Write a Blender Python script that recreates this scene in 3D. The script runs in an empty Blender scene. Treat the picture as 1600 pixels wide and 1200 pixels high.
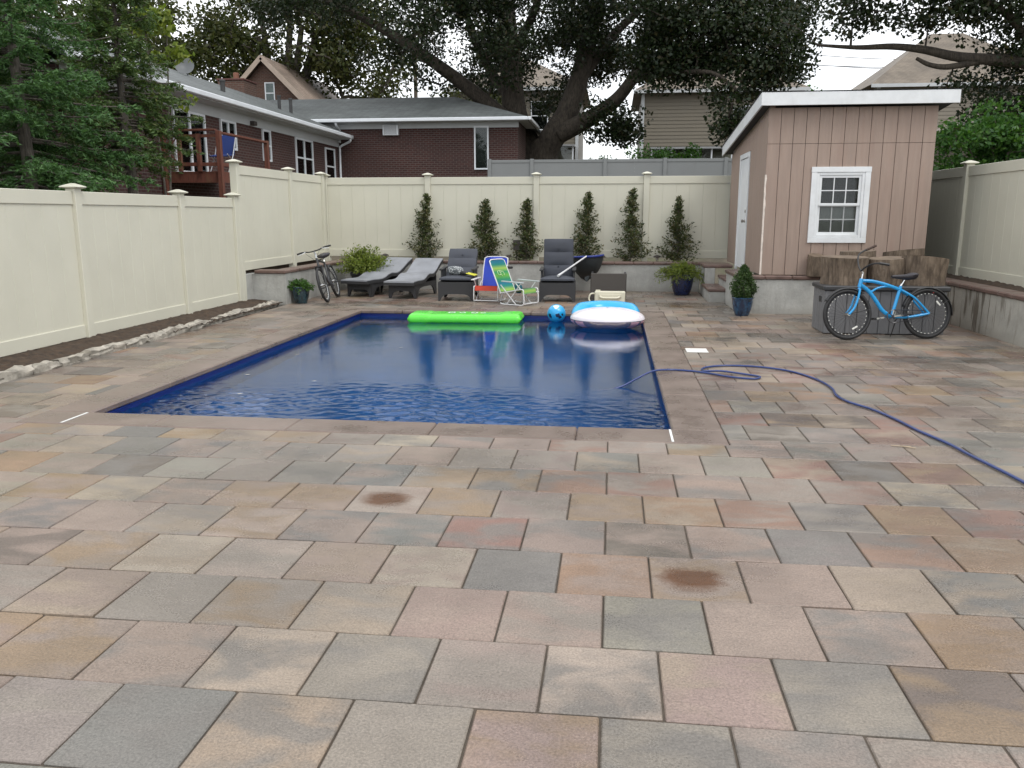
import bpy, math, random
import numpy as np
from mathutils import Vector, Matrix, noise as mnoise
R = math.radians
rng = np.random.default_rng(7)
random.seed(7)
scn = bpy.context.scene
COL = scn.collection

# ---------------------------------------------------------------- camera
cam = bpy.data.cameras.new('camera')
cam.sensor_width = 36.0
cam.lens = 1300.7 / 1600 * 36
cam.clip_end = 2000
cam_o = bpy.data.objects.new('camera', cam)
cam_o.location = (0, 0, 1.62)
cam_o.rotation_euler = (R(90 - 11.506), 0, R(6.849))
COL.objects.link(cam_o)
scn.camera = cam_o
# ---------------------------------------------------------------- world, sun, exposure
SUN_EL, SUN_AZ = R(55), R(130)
w = bpy.data.worlds.new('World'); scn.world = w; w.use_nodes = True
wn = w.node_tree
bg = wn.nodes['Background']
sky = wn.nodes.new('ShaderNodeTexSky'); sky.sky_type = 'NISHITA'; sky.sun_disc = False
sky.sun_elevation = SUN_EL; sky.sun_rotation = SUN_AZ
tc = wn.nodes.new('ShaderNodeTexCoord')
cl = wn.nodes.new('ShaderNodeTexNoise'); cl.inputs['Scale'].default_value = 2.2; cl.inputs['Detail'].default_value = 7
wn.links.new(tc.outputs['Generated'], cl.inputs['Vector'])
rp = wn.nodes.new('ShaderNodeMapRange'); rp.inputs[1].default_value = .28; rp.inputs[2].default_value = .5
rp.inputs[3].default_value = .72; rp.inputs[4].default_value = .98
wn.links.new(cl.outputs['Fac'], rp.inputs[0])
mx = wn.nodes.new('ShaderNodeMix'); mx.data_type = 'RGBA'
mx.inputs['B'].default_value = (10.2, 10.4, 10.7, 1)
wn.links.new(rp.outputs[0], mx.inputs['Factor'])
wn.links.new(sky.outputs[0], mx.inputs['A'])
wn.links.new(mx.outputs['Result'], bg.inputs['Color'])
bg.inputs['Strength'].default_value = .10
sl = bpy.data.lights.new('sun', 'SUN'); sl.energy = .9; sl.angle = R(25); sl.color = (1, .97, .92)
so = bpy.data.objects.new('sun', sl); COL.objects.link(so)
# sun_rotation is clockwise from +Y; light comes from that side
sd = Vector((math.sin(SUN_AZ) * math.cos(SUN_EL), math.cos(SUN_AZ) * math.cos(SUN_EL), math.sin(SUN_EL)))
so.rotation_euler = (-sd).to_track_quat('-Z', 'Y').to_euler(); so.location = (0, 0, 40)
vs = scn.view_settings
vs.view_transform = 'Standard'; vs.look = 'None'; vs.gamma = 1; vs.exposure = 0.58; vs.use_curve_mapping = False

# ---------------------------------------------------------------- mesh helpers
ORG = {}
def org(o): return ORG.get(o.name, (0, 0, 0)) if o is not None else (0, 0, 0)
def tag(o, label=None, cat=None, group=None, kind=None):
    if label: o['label'] = label
    if cat: o['category'] = cat
    if group: o['group'] = group
    if kind: o['kind'] = kind
    return o
def empty(name, loc=(0, 0, 0), label=None, cat=None, group=None):
    o = bpy.data.objects.new(name, None); COL.objects.link(o); o.location = loc
    o.empty_display_size = .1
    ORG[o.name] = tuple(loc)
    return tag(o, label, cat, group)
class MB:
    def __init__(s): s.v = []; s.f = []
    def add(s, vs_, fs):
        b = len(s.v); s.v += [tuple(map(float, p)) for p in vs_]; s.f += [tuple(i + b for i in f) for f in fs]; return s
    def obox(s, c, ax, ay, az, ch=0.0):
        c, ax, ay, az = (np.array(t, float) for t in (c, ax, ay, az))
        L = [np.linalg.norm(t) for t in (ax, ay, az)]
        A = [ax / L[0], ay / L[1], az / L[2]]
        if ch <= 0:
            P = [c + i * ax + j * ay + k * az for i in (-1, 1) for j in (-1, 1) for k in (-1, 1)]
            F = [(0, 1, 3, 2), (4, 6, 7, 5), (0, 4, 5, 1), (2, 3, 7, 6), (0, 2, 6, 4), (1, 5, 7, 3)]
            if np.dot(np.cross(ax, ay), az) < 0: F = [f[::-1] for f in F]
            return s.add(P, F)
        ch = min(ch, .45 * min(L))
        P = []; idx = {}
        for i in (-1, 1):
            for j in (-1, 1):
                for k in (-1, 1):
                    sg = (i, j, k)
                    for a in range(3):
                        p = c.copy()
                        for b in range(3): p = p + A[b] * sg[b] * (L[b] if b == a else L[b] - ch)
                        idx[sg, a] = len(P); P.append(p)
        F = []
        for a in range(3):
            b, d = (a + 1) % 3, (a + 2) % 3
            for sa in (-1, 1):
                q = []
                for sb, sc in ((-1, -1), (1, -1), (1, 1), (-1, 1)):
                    g = [0, 0, 0]; g[a] = sa; g[b] = sb; g[d] = sc; q.append(idx[tuple(g), a])
                F.append(tuple(q))
            for sb in (-1, 1):
                for sc in (-1, 1):
                    g1 = [0, 0, 0]; g1[a] = 1; g1[b] = sb; g1[d] = sc; g2 = list(g1); g2[a] = -1
                    F.append((idx[tuple(g1), b], idx[tuple(g1), d], idx[tuple(g2), d], idx[tuple(g2), b]))
        for i in (-1, 1):
            for j in (-1, 1):
                for k in (-1, 1): F.append(tuple(idx[(i, j, k), a] for a in range(3)))
        G = []
        for f in F:
            p0, p1, p2 = P[f[0]], P[f[1]], P[f[2]]
            m = sum(P[i] for i in f) / len(f) - c
            G.append(f if np.dot(np.cross(p1 - p0, p2 - p0), m) > 0 else f[::-1])
        return s.add(P, G)
    def box(s, x0, x1, y0, y1, z0, z1, ch=0.0):
        return s.obox(((x0 + x1) / 2, (y0 + y1) / 2, (z0 + z1) / 2), (abs(x1 - x0) / 2, 0, 0), (0, abs(y1 - y0) / 2, 0), (0, 0, abs(z1 - z0) / 2), ch)
    def bar(s, a, b, w, h, ch=0.0, up=(0, 0, 1)):
        a = np.array(a, float); b = np.array(b, float); d = (b - a) / 2; dn = d / np.linalg.norm(d)
        up = np.array(up, float)
        if abs(np.dot(up, dn)) > .98: up = np.array((0, 1., 0))
        sd_ = np.cross(dn, up); sd_ /= np.linalg.norm(sd_); u2 = np.cross(sd_, dn)
        return s.obox((a + b) / 2, d, sd_ * w / 2, u2 * h / 2, ch)
    def tube(s, pts, r, n=8, closed=False, caps=True):
        P = np.array(pts, float); m = len(P)
        rr = np.full(m, r, float) if np.isscalar(r) else np.array(r, float)
        T = np.zeros_like(P)
        for i in range(m):
            a = P[(i - 1) % m] if (closed or i > 0) else P[i]
            b = P[(i + 1) % m] if (closed or i < m - 1) else P[i]
            t = b - a; T[i] = t / (np.linalg.norm(t) + 1e-12)
        u = np.cross(T[0], (0, 0, 1.)) if abs(T[0][2]) < .9 else np.cross(T[0], (1., 0, 0)); u /= np.linalg.norm(u)
        V = []; 
        for i in range(m):
            u = u - T[i] * np.dot(u, T[i]); u /= np.linalg.norm(u) + 1e-12
            w_ = np.cross(T[i], u)
            for k in range(n):
                a = 2 * math.pi * k / n; V.append(P[i] + rr[i] * (math.cos(a) * u + math.sin(a) * w_))
        F = []
        for i in range(m if closed else m - 1):
            j = (i + 1) % m
            for k in range(n):
                k2 = (k + 1) % n; F.append((i * n + k, i * n + k2, j * n + k2, j * n + k))
        if caps and not closed:
            F.append(tuple(range(n))[::-1]); F.append(tuple((m - 1) * n + k for k in range(n)))
        return s.add(V, F)
    def lathe(s, prof, n=24, c=(0, 0, 0), caps=True):
        V = []; F = []; m = len(prof)
        for r_, z in prof:
            for k in range(n):
                a = 2 * math.pi * k / n; V.append((c[0] + r_ * math.cos(a), c[1] + r_ * math.sin(a), c[2] + z))
        for i in range(m - 1):
            for k in range(n):
                k2 = (k + 1) % n; F.append((i * n + k, i * n + k2, (i + 1) * n + k2, (i + 1) * n + k))
        if caps: F.append(tuple(range(n))[::-1]); F.append(tuple((m - 1) * n + k for k in range(n)))
        return s.add(V, F)
    def prism(s, poly, fn, a0, a1):
        # poly: 2d outline, fn(u, v, a) -> xyz
        n = len(poly)
        V = [fn(u, v, a0) for u, v in poly] + [fn(u, v, a1) for u, v in poly]
        F = [tuple(range(n))[::-1], tuple(range(n, 2 * n))] + [(i, (i + 1) % n, n + (i + 1) % n, n + i) for i in range(n)]
        return s.add(V, F)
    def sheet(s, grid, thick=0.0):
        # grid: list of rows of points
        a = len(grid); b = len(grid[0]); V = [p for r_ in grid for p in r_]
        F = [(i * b + j, i * b + j + 1, (i + 1) * b + j + 1, (i + 1) * b + j) for i in range(a - 1) for j in range(b - 1)]
        return s.add(V, F)
    def build(s, name, mat, parent=None, smooth=None, label=None, cat=None, group=None, kind=None, fixn=False):
        me = bpy.data.meshes.new(name)
        o0 = np.array(org(parent))
        V = np.array(s.v) - o0
        me.from_pydata(V.tolist(), [], s.f)
        if fixn:
            import bmesh
            bm = bmesh.new(); bm.from_mesh(me); bmesh.ops.recalc_face_normals(bm, faces=bm.faces); bm.to_mesh(me); bm.free()
        if smooth is not None:
            me.polygons.foreach_set('use_smooth', [True] * len(me.polygons))
            if smooth < 179: me.set_sharp_from_angle(angle=R(smooth))
        me.materials.append(mat)
        o = bpy.data.objects.new(name, me); COL.objects.link(o)
        if parent is not None:
            o.parent = parent; ORG[o.name] = tuple(o0)
        return tag(o, label, cat, group, kind)
def inst(src, name, loc, parent=None, rot=(0, 0, 0)):
    o = bpy.data.objects.new(name, src.data); COL.objects.link(o)
    if parent is not None: o.parent = parent; loc = tuple(np.array(loc) - np.array(org(parent)))
    o.location = loc; o.rotation_euler = rot
    return o
def curve(pts, n=8):
    # Catmull-Rom through the points
    P = [np.array(p, float) for p in pts]; P = [2 * P[0] - P[1]] + P + [2 * P[-1] - P[-2]]
    out = []
    for i in range(1, len(P) - 2):
        for k in range(n):
            t = k / n; a, b, c, d = P[i - 1:i + 3]
            out.append(.5 * ((2 * b) + (c - a) * t + (2 * a - 5 * b + 4 * c - d) * t * t + (3 * b - a - 3 * c + d) * t ** 3))
    out.append(P[-2]); return out
def raw_mesh(name, V, nper, mat, parent, smooth=False):
    # V: (n*nper,3) array, consecutive nper verts make one face
    V = np.asarray(V, np.float32) - np.array(org(parent), np.float32)
    n = len(V); nf = n // nper
    me = bpy.data.meshes.new(name)
    me.vertices.add(n); me.vertices.foreach_set('co', V.ravel())
    me.loops.add(n); me.loops.foreach_set('vertex_index', np.arange(n, dtype=np.int32))
    me.polygons.add(nf); me.polygons.foreach_set('loop_start', np.arange(0, n, nper, dtype=np.int32))
    me.polygons.foreach_set('loop_total', np.full(nf, nper, np.int32))
    me.update(calc_edges=True)
    me.materials.append(mat)
    o = bpy.data.objects.new(name, me); COL.objects.link(o)
    if parent is not None: o.parent = parent; ORG[o.name] = org(parent)
    return o

# ---------------------------------------------------------------- material helpers
def nd(nt, t, **k):
    n = nt.nodes.new('ShaderNode' + t)
    for a, b in k.items():
        if a.startswith('i_'):
            key = a[2:].replace('_', ' ')
            n.inputs[int(key) if key.isdigit() else key].default_value = b
        else: setattr(n, a, b)
    return n
def newmat(name):
    m = bpy.data.materials.new(name); m.use_nodes = True
    return m, m.node_tree, m.node_tree.nodes['Principled BSDF']
def c4(c): return (c[0], c[1], c[2], 1)
def mix(nt, fac, a, b, mode='MIX'):
    n = nd(nt, 'Mix', data_type='RGBA', blend_type=mode)
    for sock, val in ((n.inputs['Factor'], fac), (n.inputs['A'], a), (n.inputs['B'], b)):
        if isinstance(val, bpy.types.NodeSocket): nt.links.new(val, sock)
        elif isinstance(val, (int, float)): sock.default_value = val
        else: sock.default_value = c4(val)
    return n.outputs['Result']
def rng_map(nt, v, a, b, c, d):
    n = nd(nt, 'MapRange', i_1=a, i_2=b, i_3=c, i_4=d); nt.links.new(v, n.inputs[0]); return n.outputs[0]
def mth(nt, op, a, b=0.0):
    n = nd(nt, 'Math', operation=op)
    for s_, v in ((n.inputs[0], a), (n.inputs[1], b)):
        if isinstance(v, bpy.types.NodeSocket): nt.links.new(v, s_)
        else: s_.default_value = v
    return n.outputs[0]
def coords(nt, kind='Object', scale=(1, 1, 1)):
    if kind == 'Position': o = nd(nt, 'NewGeometry').outputs['Position']
    else: o = nd(nt, 'TexCoord').outputs[kind]
    mp = nd(nt, 'Mapping'); mp.inputs['Scale'].default_value = scale
    nt.links.new(o, mp.inputs['Vector']); return mp.outputs[0]
def noise(nt, vec, scale, detail=4, rough=.55, dist=0.0):
    n = nd(nt, 'TexNoise', i_Scale=scale, i_Detail=detail, i_Roughness=rough, i_Distortion=dist)
    nt.links.new(vec, n.inputs['Vector']); return n.outputs['Fac']
def bumpn(nt, bsdf, h, strength, dist=.01):
    b = nd(nt, 'Bump', i_Strength=strength, i_Distance=dist); nt.links.new(h, b.inputs['Height'])
    nt.links.new(b.outputs[0], bsdf.inputs['Normal']); return b
def mat(name, col, rough=.6, metal=0.0, var=.12, vs=3, bump=0.0, bs=60, spec=.5, kind='Position', stretch=(1, 1, 1), rvar=.08, dirt=None, coat=0.0, trans=0.0):
    m, nt, b = newmat(name)
    v = coords(nt, kind, stretch)
    n1 = noise(nt, v, vs, 5)
    lo = tuple(c * (1 - var) for c in col); hi = tuple(min(1, c * (1 + var)) for c in col)
    c = mix(nt, rng_map(nt, n1, .3, .7, 0, 1), lo, hi)
    if dirt:
        dc, amt, ds = dirt
        n2 = noise(nt, v, ds, 6, .65)
        c = mix(nt, rng_map(nt, n2, .5, .75, 0, amt), c, dc)
    nt.links.new(c, b.inputs['Base Color'])
    b.inputs['Metallic'].default_value = metal; b.inputs['Specular IOR Level'].default_value = spec
    nt.links.new(rng_map(nt, n1, .3, .7, max(0.02, rough - rvar), min(1, rough + rvar)), b.inputs['Roughness'])
    if coat: b.inputs['Coat Weight'].default_value = coat; b.inputs['Coat Roughness'].default_value = .1
    if trans: b.inputs['Transmission Weight'].default_value = trans
    if bump: bumpn(nt, b, noise(nt, v, bs, 4), bump)
    return m
def leafmat(name, cols, rough=.5, trans=.35):
    # per-leaf colour from random-per-island, thin translucent sheet
    m, nt, b = newmat(name)
    g = nd(nt, 'NewGeometry')
    r_ = nd(nt, 'ValToRGB'); r_.color_ramp.interpolation = 'LINEAR'
    e = r_.color_ramp.elements
    while len(e) < len(cols): e.new(.5)
    for i, c in enumerate(cols): e[i].position = i / (len(cols) - 1); e[i].color = c4(c)
    nt.links.new(g.outputs['Random Per Island'], r_.inputs[0])
    nt.links.new(r_.outputs[0], b.inputs['Base Color'])
    b.inputs['Roughness'].default_value = rough; b.inputs['Specular IOR Level'].default_value = .35
    t = nd(nt, 'BsdfTranslucent'); 
    br = mix(nt, 1.0, r_.outputs[0], (1.3, 1.35, .7), 'MULTIPLY'); nt.links.new(br, t.inputs['Color'])
    ms = nd(nt, 'MixShader'); ms.inputs[0].default_value = trans
    nt.links.new(b.outputs[0], ms.inputs[1]); nt.links.new(t.outputs[0], ms.inputs[2])
    nt.links.new(ms.outputs[0], nt.nodes['Material Output'].inputs['Surface'])
    return m
def brickmat(name, c1, c2, mortar, bw=.21, bh=.075, ms=.011):
    m, nt, b = newmat(name)
    g = nd(nt, 'NewGeometry'); sx = nd(nt, 'SeparateXYZ'); nt.links.new(g.outputs['Position'], sx.inputs[0])
    u = mth(nt, 'ADD', sx.outputs[0], sx.outputs[1])
    cb = nd(nt, 'CombineXYZ'); nt.links.new(u, cb.inputs[0]); nt.links.new(sx.outputs[2], cb.inputs[1])
    br = nd(nt, 'TexBrick', i_Scale=1.0, i_Mortar_Size=ms, i_Brick_Width=bw, i_Row_Height=bh, i_Mortar_Smooth=.2, i_Bias=-.1)
    br.inputs['Color1'].default_value = c4(c1); br.inputs['Color2'].default_value = c4(c2); br.inputs['Mortar'].default_value = c4(mortar)
    nt.links.new(cb.outputs[0], br.inputs['Vector'])
    n1 = noise(nt, g.outputs['Position'], .9, 5); n2 = noise(nt, g.outputs['Position'], 9, 4)
    c = mix(nt, 1.0, br.outputs['Color'], mix(nt, n1, (.7, .7, .7), (1.25, 1.2, 1.15)), 'MULTIPLY')
    c = mix(nt, 1.0, c, mix(nt, n2, (.8, .8, .8), (1.2, 1.2, 1.2)), 'MULTIPLY')
    nt.links.new(c, b.inputs['Base Color']); b.inputs['Roughness'].default_value = .85
    inv = mth(nt, 'SUBTRACT', 1.0, br.outputs['Fac']); bumpn(nt, b, inv, .6, .008)
    return m
def shinglemat(name, c1, c2):
    m, nt, b = newmat(name)
    g = nd(nt, 'NewGeometry'); sx = nd(nt, 'SeparateXYZ'); nt.links.new(g.outputs['Position'], sx.inputs[0])
    u = mth(nt, 'ADD', sx.outputs[0], sx.outputs[1])
    v = mth(nt, 'MULTIPLY', sx.outputs[2], 3.0)
    cb = nd(nt, 'CombineXYZ'); nt.links.new(u, cb.inputs[0]); nt.links.new(v, cb.inputs[1])
    br = nd(nt, 'TexBrick', i_Scale=1.0, i_Mortar_Size=.012, i_Brick_Width=.3, i_Row_Height=.14, i_Mortar_Smooth=.3)
    br.inputs['Color1'].default_value = c4(c1); br.inputs['Color2'].default_value = c4(c2)
    br.inputs['Mortar'].default_value = c4([x * .45 for x in c1])
    nt.links.new(cb.outputs[0], br.inputs['Vector'])
    n1 = noise(nt, g.outputs['Position'], .8, 6, .65); n2 = noise(nt, g.outputs['Position'], 14, 3)
    c = mix(nt, 1.0, br.outputs['Color'], mix(nt, rng_map(nt, n1, .3, .7, 0, 1), (.65, .65, .65), (1.3, 1.3, 1.3)), 'MULTIPLY')
    c = mix(nt, 1.0, c, mix(nt, n2, (.75, .75, .75), (1.25, 1.25, 1.25)), 'MULTIPLY')
    nt.links.new(c, b.inputs['Base Color']); b.inputs['Roughness'].default_value = .62
    inv = mth(nt, 'SUBTRACT', 1.0, br.outputs['Fac']); bumpn(nt, b, inv, .5, .01)
    return m
def glassmat(name, col=(.9, .95, .95), rough=.0):
    m, nt, b = newmat(name)
    g = nd(nt, 'BsdfGlossy', i_Roughness=.03); t = nd(nt, 'BsdfTransparent'); t.inputs[0].default_value = c4(col)
    f = nd(nt, 'Fresnel', i_IOR=1.45); f2 = mth(nt, 'ADD', f.outputs[0], .0)
    ms = nd(nt, 'MixShader'); nt.links.new(f2, ms.inputs[0]); nt.links.new(t.outputs[0], ms.inputs[1]); nt.links.new(g.outputs[0], ms.inputs[2])
    nt.links.new(ms.outputs[0], nt.nodes['Material Output'].inputs['Surface']); return m
# ================================================================ materials of the setting
PAL = dict(pink=(.40, .315, .275), taupe=(.345, .29, .25), grey=(.335, .325, .295), blue=(.235, .25, .25), tan=(.43, .36, .265),
           ochre=(.40, .275, .135), red=(.36, .205, .155), orange=(.42, .25, .15), dark=(.215, .19, .16), sand=(.47, .425, .355))
PAL = {k: tuple((.635, .59, .55)[i] * (.60 * v[i] + .40 * (.335, .295, .262)[i] * (sum(v) / .88)) for i in range(3)) for k, v in PAL.items()}
def pavermat(name, use_attr):
    m, nt, b = newmat(name)
    if use_attr:
        a = nd(nt, 'Attribute', attribute_name='tile'); col = a.outputs['Color']; alpha = a.outputs['Alpha']
        tcn = nd(nt, 'TexCoord').outputs['Object']; rnd = None
    else:
        oi = nd(nt, 'ObjectInfo'); col = oi.outputs['Color']; alpha = oi.outputs['Alpha']
        tcn = nd(nt, 'TexCoord').outputs['Object']
    pos = nd(nt, 'NewGeometry').outputs['Position']
    rampv = nd(nt, 'TexWhiteNoise', noise_dimensions='3D'); nt.links.new(col, rampv.inputs['Vector'])
    r_ = nd(nt, 'ValToRGB'); r_.color_ramp.interpolation = 'CONSTANT'
    e = r_.color_ramp.elements
    tones = ['grey', 'pink', 'blue', 'tan', 'blue', 'pink', 'ochre', 'grey']
    while len(e) < len(tones): e.new(.5)
    for i, k in enumerate(tones): e[i].position = i / len(tones); e[i].color = c4(PAL[k])
    nt.links.new(rampv.outputs['Value'], r_.inputs[0])
    mp = nd(nt, 'Mapping'); mp.inputs['Scale'].default_value = (1, 1.9, 1); nt.links.new(pos, mp.inputs['Vector'])
    n1 = noise(nt, mp.outputs[0], 2.6, 4, .5, .5)
    c = mix(nt, rng_map(nt, n1, .42, .60, 0, .8), col, r_.outputs[0])
    n1b = noise(nt, mp.outputs[0], 9, 4, .6)
    c = mix(nt, 1.0, c, mix(nt, n1b, (.88, .88, .88), (1.12, 1.12, 1.12)), 'MULTIPLY')
    # grain of the cast concrete face
    n2 = noise(nt, pos, 110, 4, .75); n3 = noise(nt, pos, 420, 2, .6)
    c = mix(nt, 1.0, c, mix(nt, rng_map(nt, n2, .3, .7, 0, 1), (.60, .60, .60), (1.36, 1.36, 1.36)), 'MULTIPLY')
    sp = rng_map(nt, n3, .70, .76, 0, .55); c = mix(nt, sp, c, (.62, .56, .48)); c = mix(nt, rng_map(nt, n3, .30, .36, .5, 0), c, (.09, .08, .07))
    # rust-brown stains on a few stones (alpha)
    if not use_attr:
        ln = nd(nt, 'VectorMath', operation='LENGTH'); mp2 = nd(nt, 'Mapping'); mp2.inputs['Scale'].default_value = (1, 1.2, 0); mp2.inputs['Location'].default_value = (0.02, 0.01, 0)
        nt.links.new(tcn, mp2.inputs['Vector']); nt.links.new(mp2.outputs[0], ln.inputs[0])
        d = mth(nt, 'ADD', ln.outputs['Value'], mth(nt, 'MULTIPLY', mth(nt, 'SUBTRACT', n2, .5), .10))
        d = mth(nt, 'ADD', d, mth(nt, 'MULTIPLY', mth(nt, 'SUBTRACT', n1b, .5), .14))
        st = mth(nt, 'MULTIPLY', rng_map(nt, d, .075, .17, 1.25, 0), mth(nt, 'SUBTRACT', 1.0, alpha))
        c = mix(nt, st, c, (.10, .036, .006))
    wet = noise(nt, pos, .75, 4, .6)
    wetm = rng_map(nt, wet, .40, .60, 0, 1)
    c = mix(nt, 1.0, c, mix(nt, wetm, (1.10, 1.10, 1.10), (.80, .80, .80)), 'MULTIPLY')
    nt.links.new(c, b.inputs['Base Color'])
    rg = mth(nt, 'ADD', rng_map(nt, wetm, 0, 1, .56, .16), mth(nt, 'MULTIPLY', mth(nt, 'SUBTRACT', n2, .5), .25))
    nt.links.new(rg, b.inputs['Roughness'])
    b.inputs['Specular IOR Level'].default_value = .55
    h = mth(nt, 'ADD', mth(nt, 'MULTIPLY', n2, 1.0), mth(nt, 'MULTIPLY', n1b, 1.4))
    bumpn(nt, b, h, .6, .005)
    return m
M_pav = pavermat('paver', False); M_pav2 = pavermat('paver_far', True)
M_joint = mat('joint_sand', (.085, .068, .052), .95, var=.35, vs=9, bump=.5, bs=120)
M_coping = mat('bluestone_coping', (.175, .132, .11), .32, var=.22, vs=2.4, bump=.25, bs=35, rvar=.12, dirt=((.25, .205, .17), .6, 1.3))
M_liner = mat('pool_liner', (.004, .022, .19), .35, var=.08, vs=1.5)
M_floor = mat('pool_floor', (.004, .10, .30), .5, var=.15, vs=1.2)
M_conc = None
M_cap = mat('brown_cap', (.135, .085, .07), .42, var=.3, vs=5, bump=.25, bs=50, rvar=.15, dirt=((.24, .2, .17), .5, 3))
M_soil = mat('soil', (.055, .036, .023), .95, var=.5, vs=14, bump=.9, bs=45)
M_vinyl = mat('vinyl_beige', (.60, .585, .485), .42, var=.035, vs=1.2, rvar=.05, spec=.35, dirt=((.51, .50, .41), .3, .9))
M_ground = mat('ground_earth', (.10, .085, .06), .95, var=.4, vs=1.5, dirt=((.05, .08, .025), .7, .6))
def concrete(name, base, streak):
    m, nt, b = newmat(name)
    pos = coords(nt, 'Position'); st = coords(nt, 'Position', (5, 5, .55))
    n1 = noise(nt, pos, 2.2, 6, .65); n2 = noise(nt, pos, 30, 4, .6); n3 = noise(nt, st, 1.7, 4, .6, .5)
    c = mix(nt, rng_map(nt, n1, .35, .68, 0, 1), [x * .80 for x in base], [x * 1.15 for x in base])
    c = mix(nt, rng_map(nt, n2, .55, .75, 0, .35), c, [x * .6 for x in base])
    sx = nd(nt, 'SeparateXYZ'); nt.links.new(nd(nt, 'NewGeometry').outputs['Position'], sx.inputs[0])
    low = rng_map(nt, sx.outputs[2], 0.0, .14, .5, 0)      # splash-back dirt line on the render
    nlow = mth(nt, 'MULTIPLY', low, n1)
    c = mix(nt, nlow, c, (.17, .14, .105))
    if streak:
        hn = noise(nt, coords(nt, 'Position', (2.6, 2.6, 0)), 2.0, 3); low2 = mth(nt, 'SUBTRACT', sx.outputs[2], rng_map(nt, hn, .3, .7, -.3, .4))
        n4 = noise(nt, coords(nt, 'Position', (1, 1, 1)), 1.1, 2)
        sm = mth(nt, 'MULTIPLY', mth(nt, 'MULTIPLY', rng_map(nt, n3, .50, .57, 0, streak), rng_map(nt, n4, .38, .55, .1, 1)), rng_map(nt, low2, 0, .12, 0, 1))
        c = mix(nt, sm, c, (.115, .095, .07))
    nt.links.new(c, b.inputs['Base Color']); b.inputs['Roughness'].default_value = .75
    bumpn(nt, b, mth(nt, 'ADD', n2, mth(nt, 'MULTIPLY', n1, 2)), .5, .012); return m
M_conc = concrete('stucco_grey', (.40, .40, .375), .15)
M_conc_s = concrete('stucco_stained', (.40, .385, .34), .85)

# ================================================================ ground
def smooth(a, b, x): t = min(1, max(0, (x - a) / (b - a))); return t * t * (3 - 2 * t)
def gh(x, y): return -.06 + 1.55 * smooth(20, 27, y) * smooth(-30, -8, x) * (1 if x > -30 else 0) + (1.55 * smooth(20, 27, y) * (1 - smooth(-30, -8, x)))
xs = [-500, -200, -100, -60, -40, -30, -20, -14, -11, -9, -7, -6, -4.62, -3, -1.5, .80, 2.5, 4, 5.09, 7, 9, 12, 16, 22, 30, 40, 60, 100, 200, 500]
ys = [-200, -60, -20, -5, 0, 3, 6.0, 8, 10, 12, 14.26, 16, 18, 19.5, 20.5, 21.5, 22.5, 23.5, 24.5, 25.5, 26.5, 27.5, 30, 34, 38, 45, 55, 70, 100, 160, 300, 700]
mb = MB(); V = [(x, y, gh(x, y)) for y in ys for x in xs]; F = []
for j in range(len(ys) - 1):
    for i in range(len(xs) - 1):
        cx, cy = (xs[i] + xs[i + 1]) / 2, (ys[j] + ys[j + 1]) / 2
        if -4.62 < cx < .8 and 6 < cy < 14.26: continue
        a = j * len(xs) + i; F.append((a, a + 1, a + 1 + len(xs), a + len(xs)))
mb.add(V, F)
tag(mb.build('ground', M_ground), 'bare earth and grass ground around the yard and houses', kind='structure')

# ================================================================ pool
PX0, PX1, PY0, PY1 = -4.33, .51, 6.27, 13.97
WZ = -.105
pool = empty('swimming_pool', (-1.9, 10.1, 0), 'rectangular in-ground pool with deep blue liner and brown stone coping', 'pool')
mb = MB(); t = .12; D = -1.15
mb.box(PX0 - t, PX0, PY0 - t, PY1 + t, D, -.045).box(PX1, PX1 + t, PY0 - t, PY1 + t, D, -.045)
mb.box(PX0, PX1, PY0 - t, PY0, D, -.045).box(PX0, PX1, PY1, PY1 + t, D, -.045)
mb.build('pool_basin', M_liner, pool)
MB().box(PX0 - t, PX1 + t, PY0 - t, PY1 + t, D - .1, D).build('pool_floor', M_floor, pool)
MB().box(PX0, PX0 + .003, PY0, PY1, D, WZ - .02).box(PX1 - .003, PX1, PY0, PY1, D, WZ - .02).box(PX0 + .003, PX1 - .003, PY0, PY0 + .003, D, WZ - .02).box(PX0 + .003, PX1 - .003, PY1 - .003, PY1, D, WZ - .02).build('lower_liner', M_floor, pool)  # liner below waterline lightened: light scattered in water put into colour
CW = .385
def stones(x0, x1, y0, y1, along, step, name, m, parent, z0, z1, ch=.008, gap=.004):
    a0, a1 = (x0, x1) if along == 'x' else (y0, y1)
    n = max(1, round((a1 - a0) / step)); st = (a1 - a0) / n
    src = None
    for i in range(n):
        c0, c1 = a0 + i * st + gap / 2, a0 + (i + 1) * st - gap / 2
        if src is None:
            e = MB()
            if along == 'x': e.box(-(c1 - c0) / 2, (c1 - c0) / 2, y0 - (y0 + y1) / 2, y1 - (y0 + y1) / 2, z0, z1, ch)
            else: e.box(x0 - (x0 + x1) / 2, x1 - (x0 + x1) / 2, -(c1 - c0) / 2, (c1 - c0) / 2, z0, z1, ch)
            src = e.build(name, m); o = src; o.parent = parent; 
        else:
            o = bpy.data.objects.new(name, src.data); COL.objects.link(o); o.parent = parent
        loc = ((c0 + c1) / 2, (y0 + y1) / 2, 0) if along == 'x' else ((x0 + x1) / 2, (c0 + c1) / 2, 0)
        o.location = np.array(loc) - np.array(org(parent)) + np.array((0, 0, random.uniform(-.0012, .0012)))
ov = .028
stones(PX0 - CW + ov, PX1 + CW - ov, PY0 - CW + ov, PY0 + ov, 'x', 1.22, 'coping_stone', M_coping, pool, -.055, .004, .012)
stones(PX0 - CW + ov, PX1 + CW - ov, PY1 - ov, PY1 + CW - ov, 'x', 1.22, 'coping_stone', M_coping, pool, -.055, .004, .012)
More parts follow.
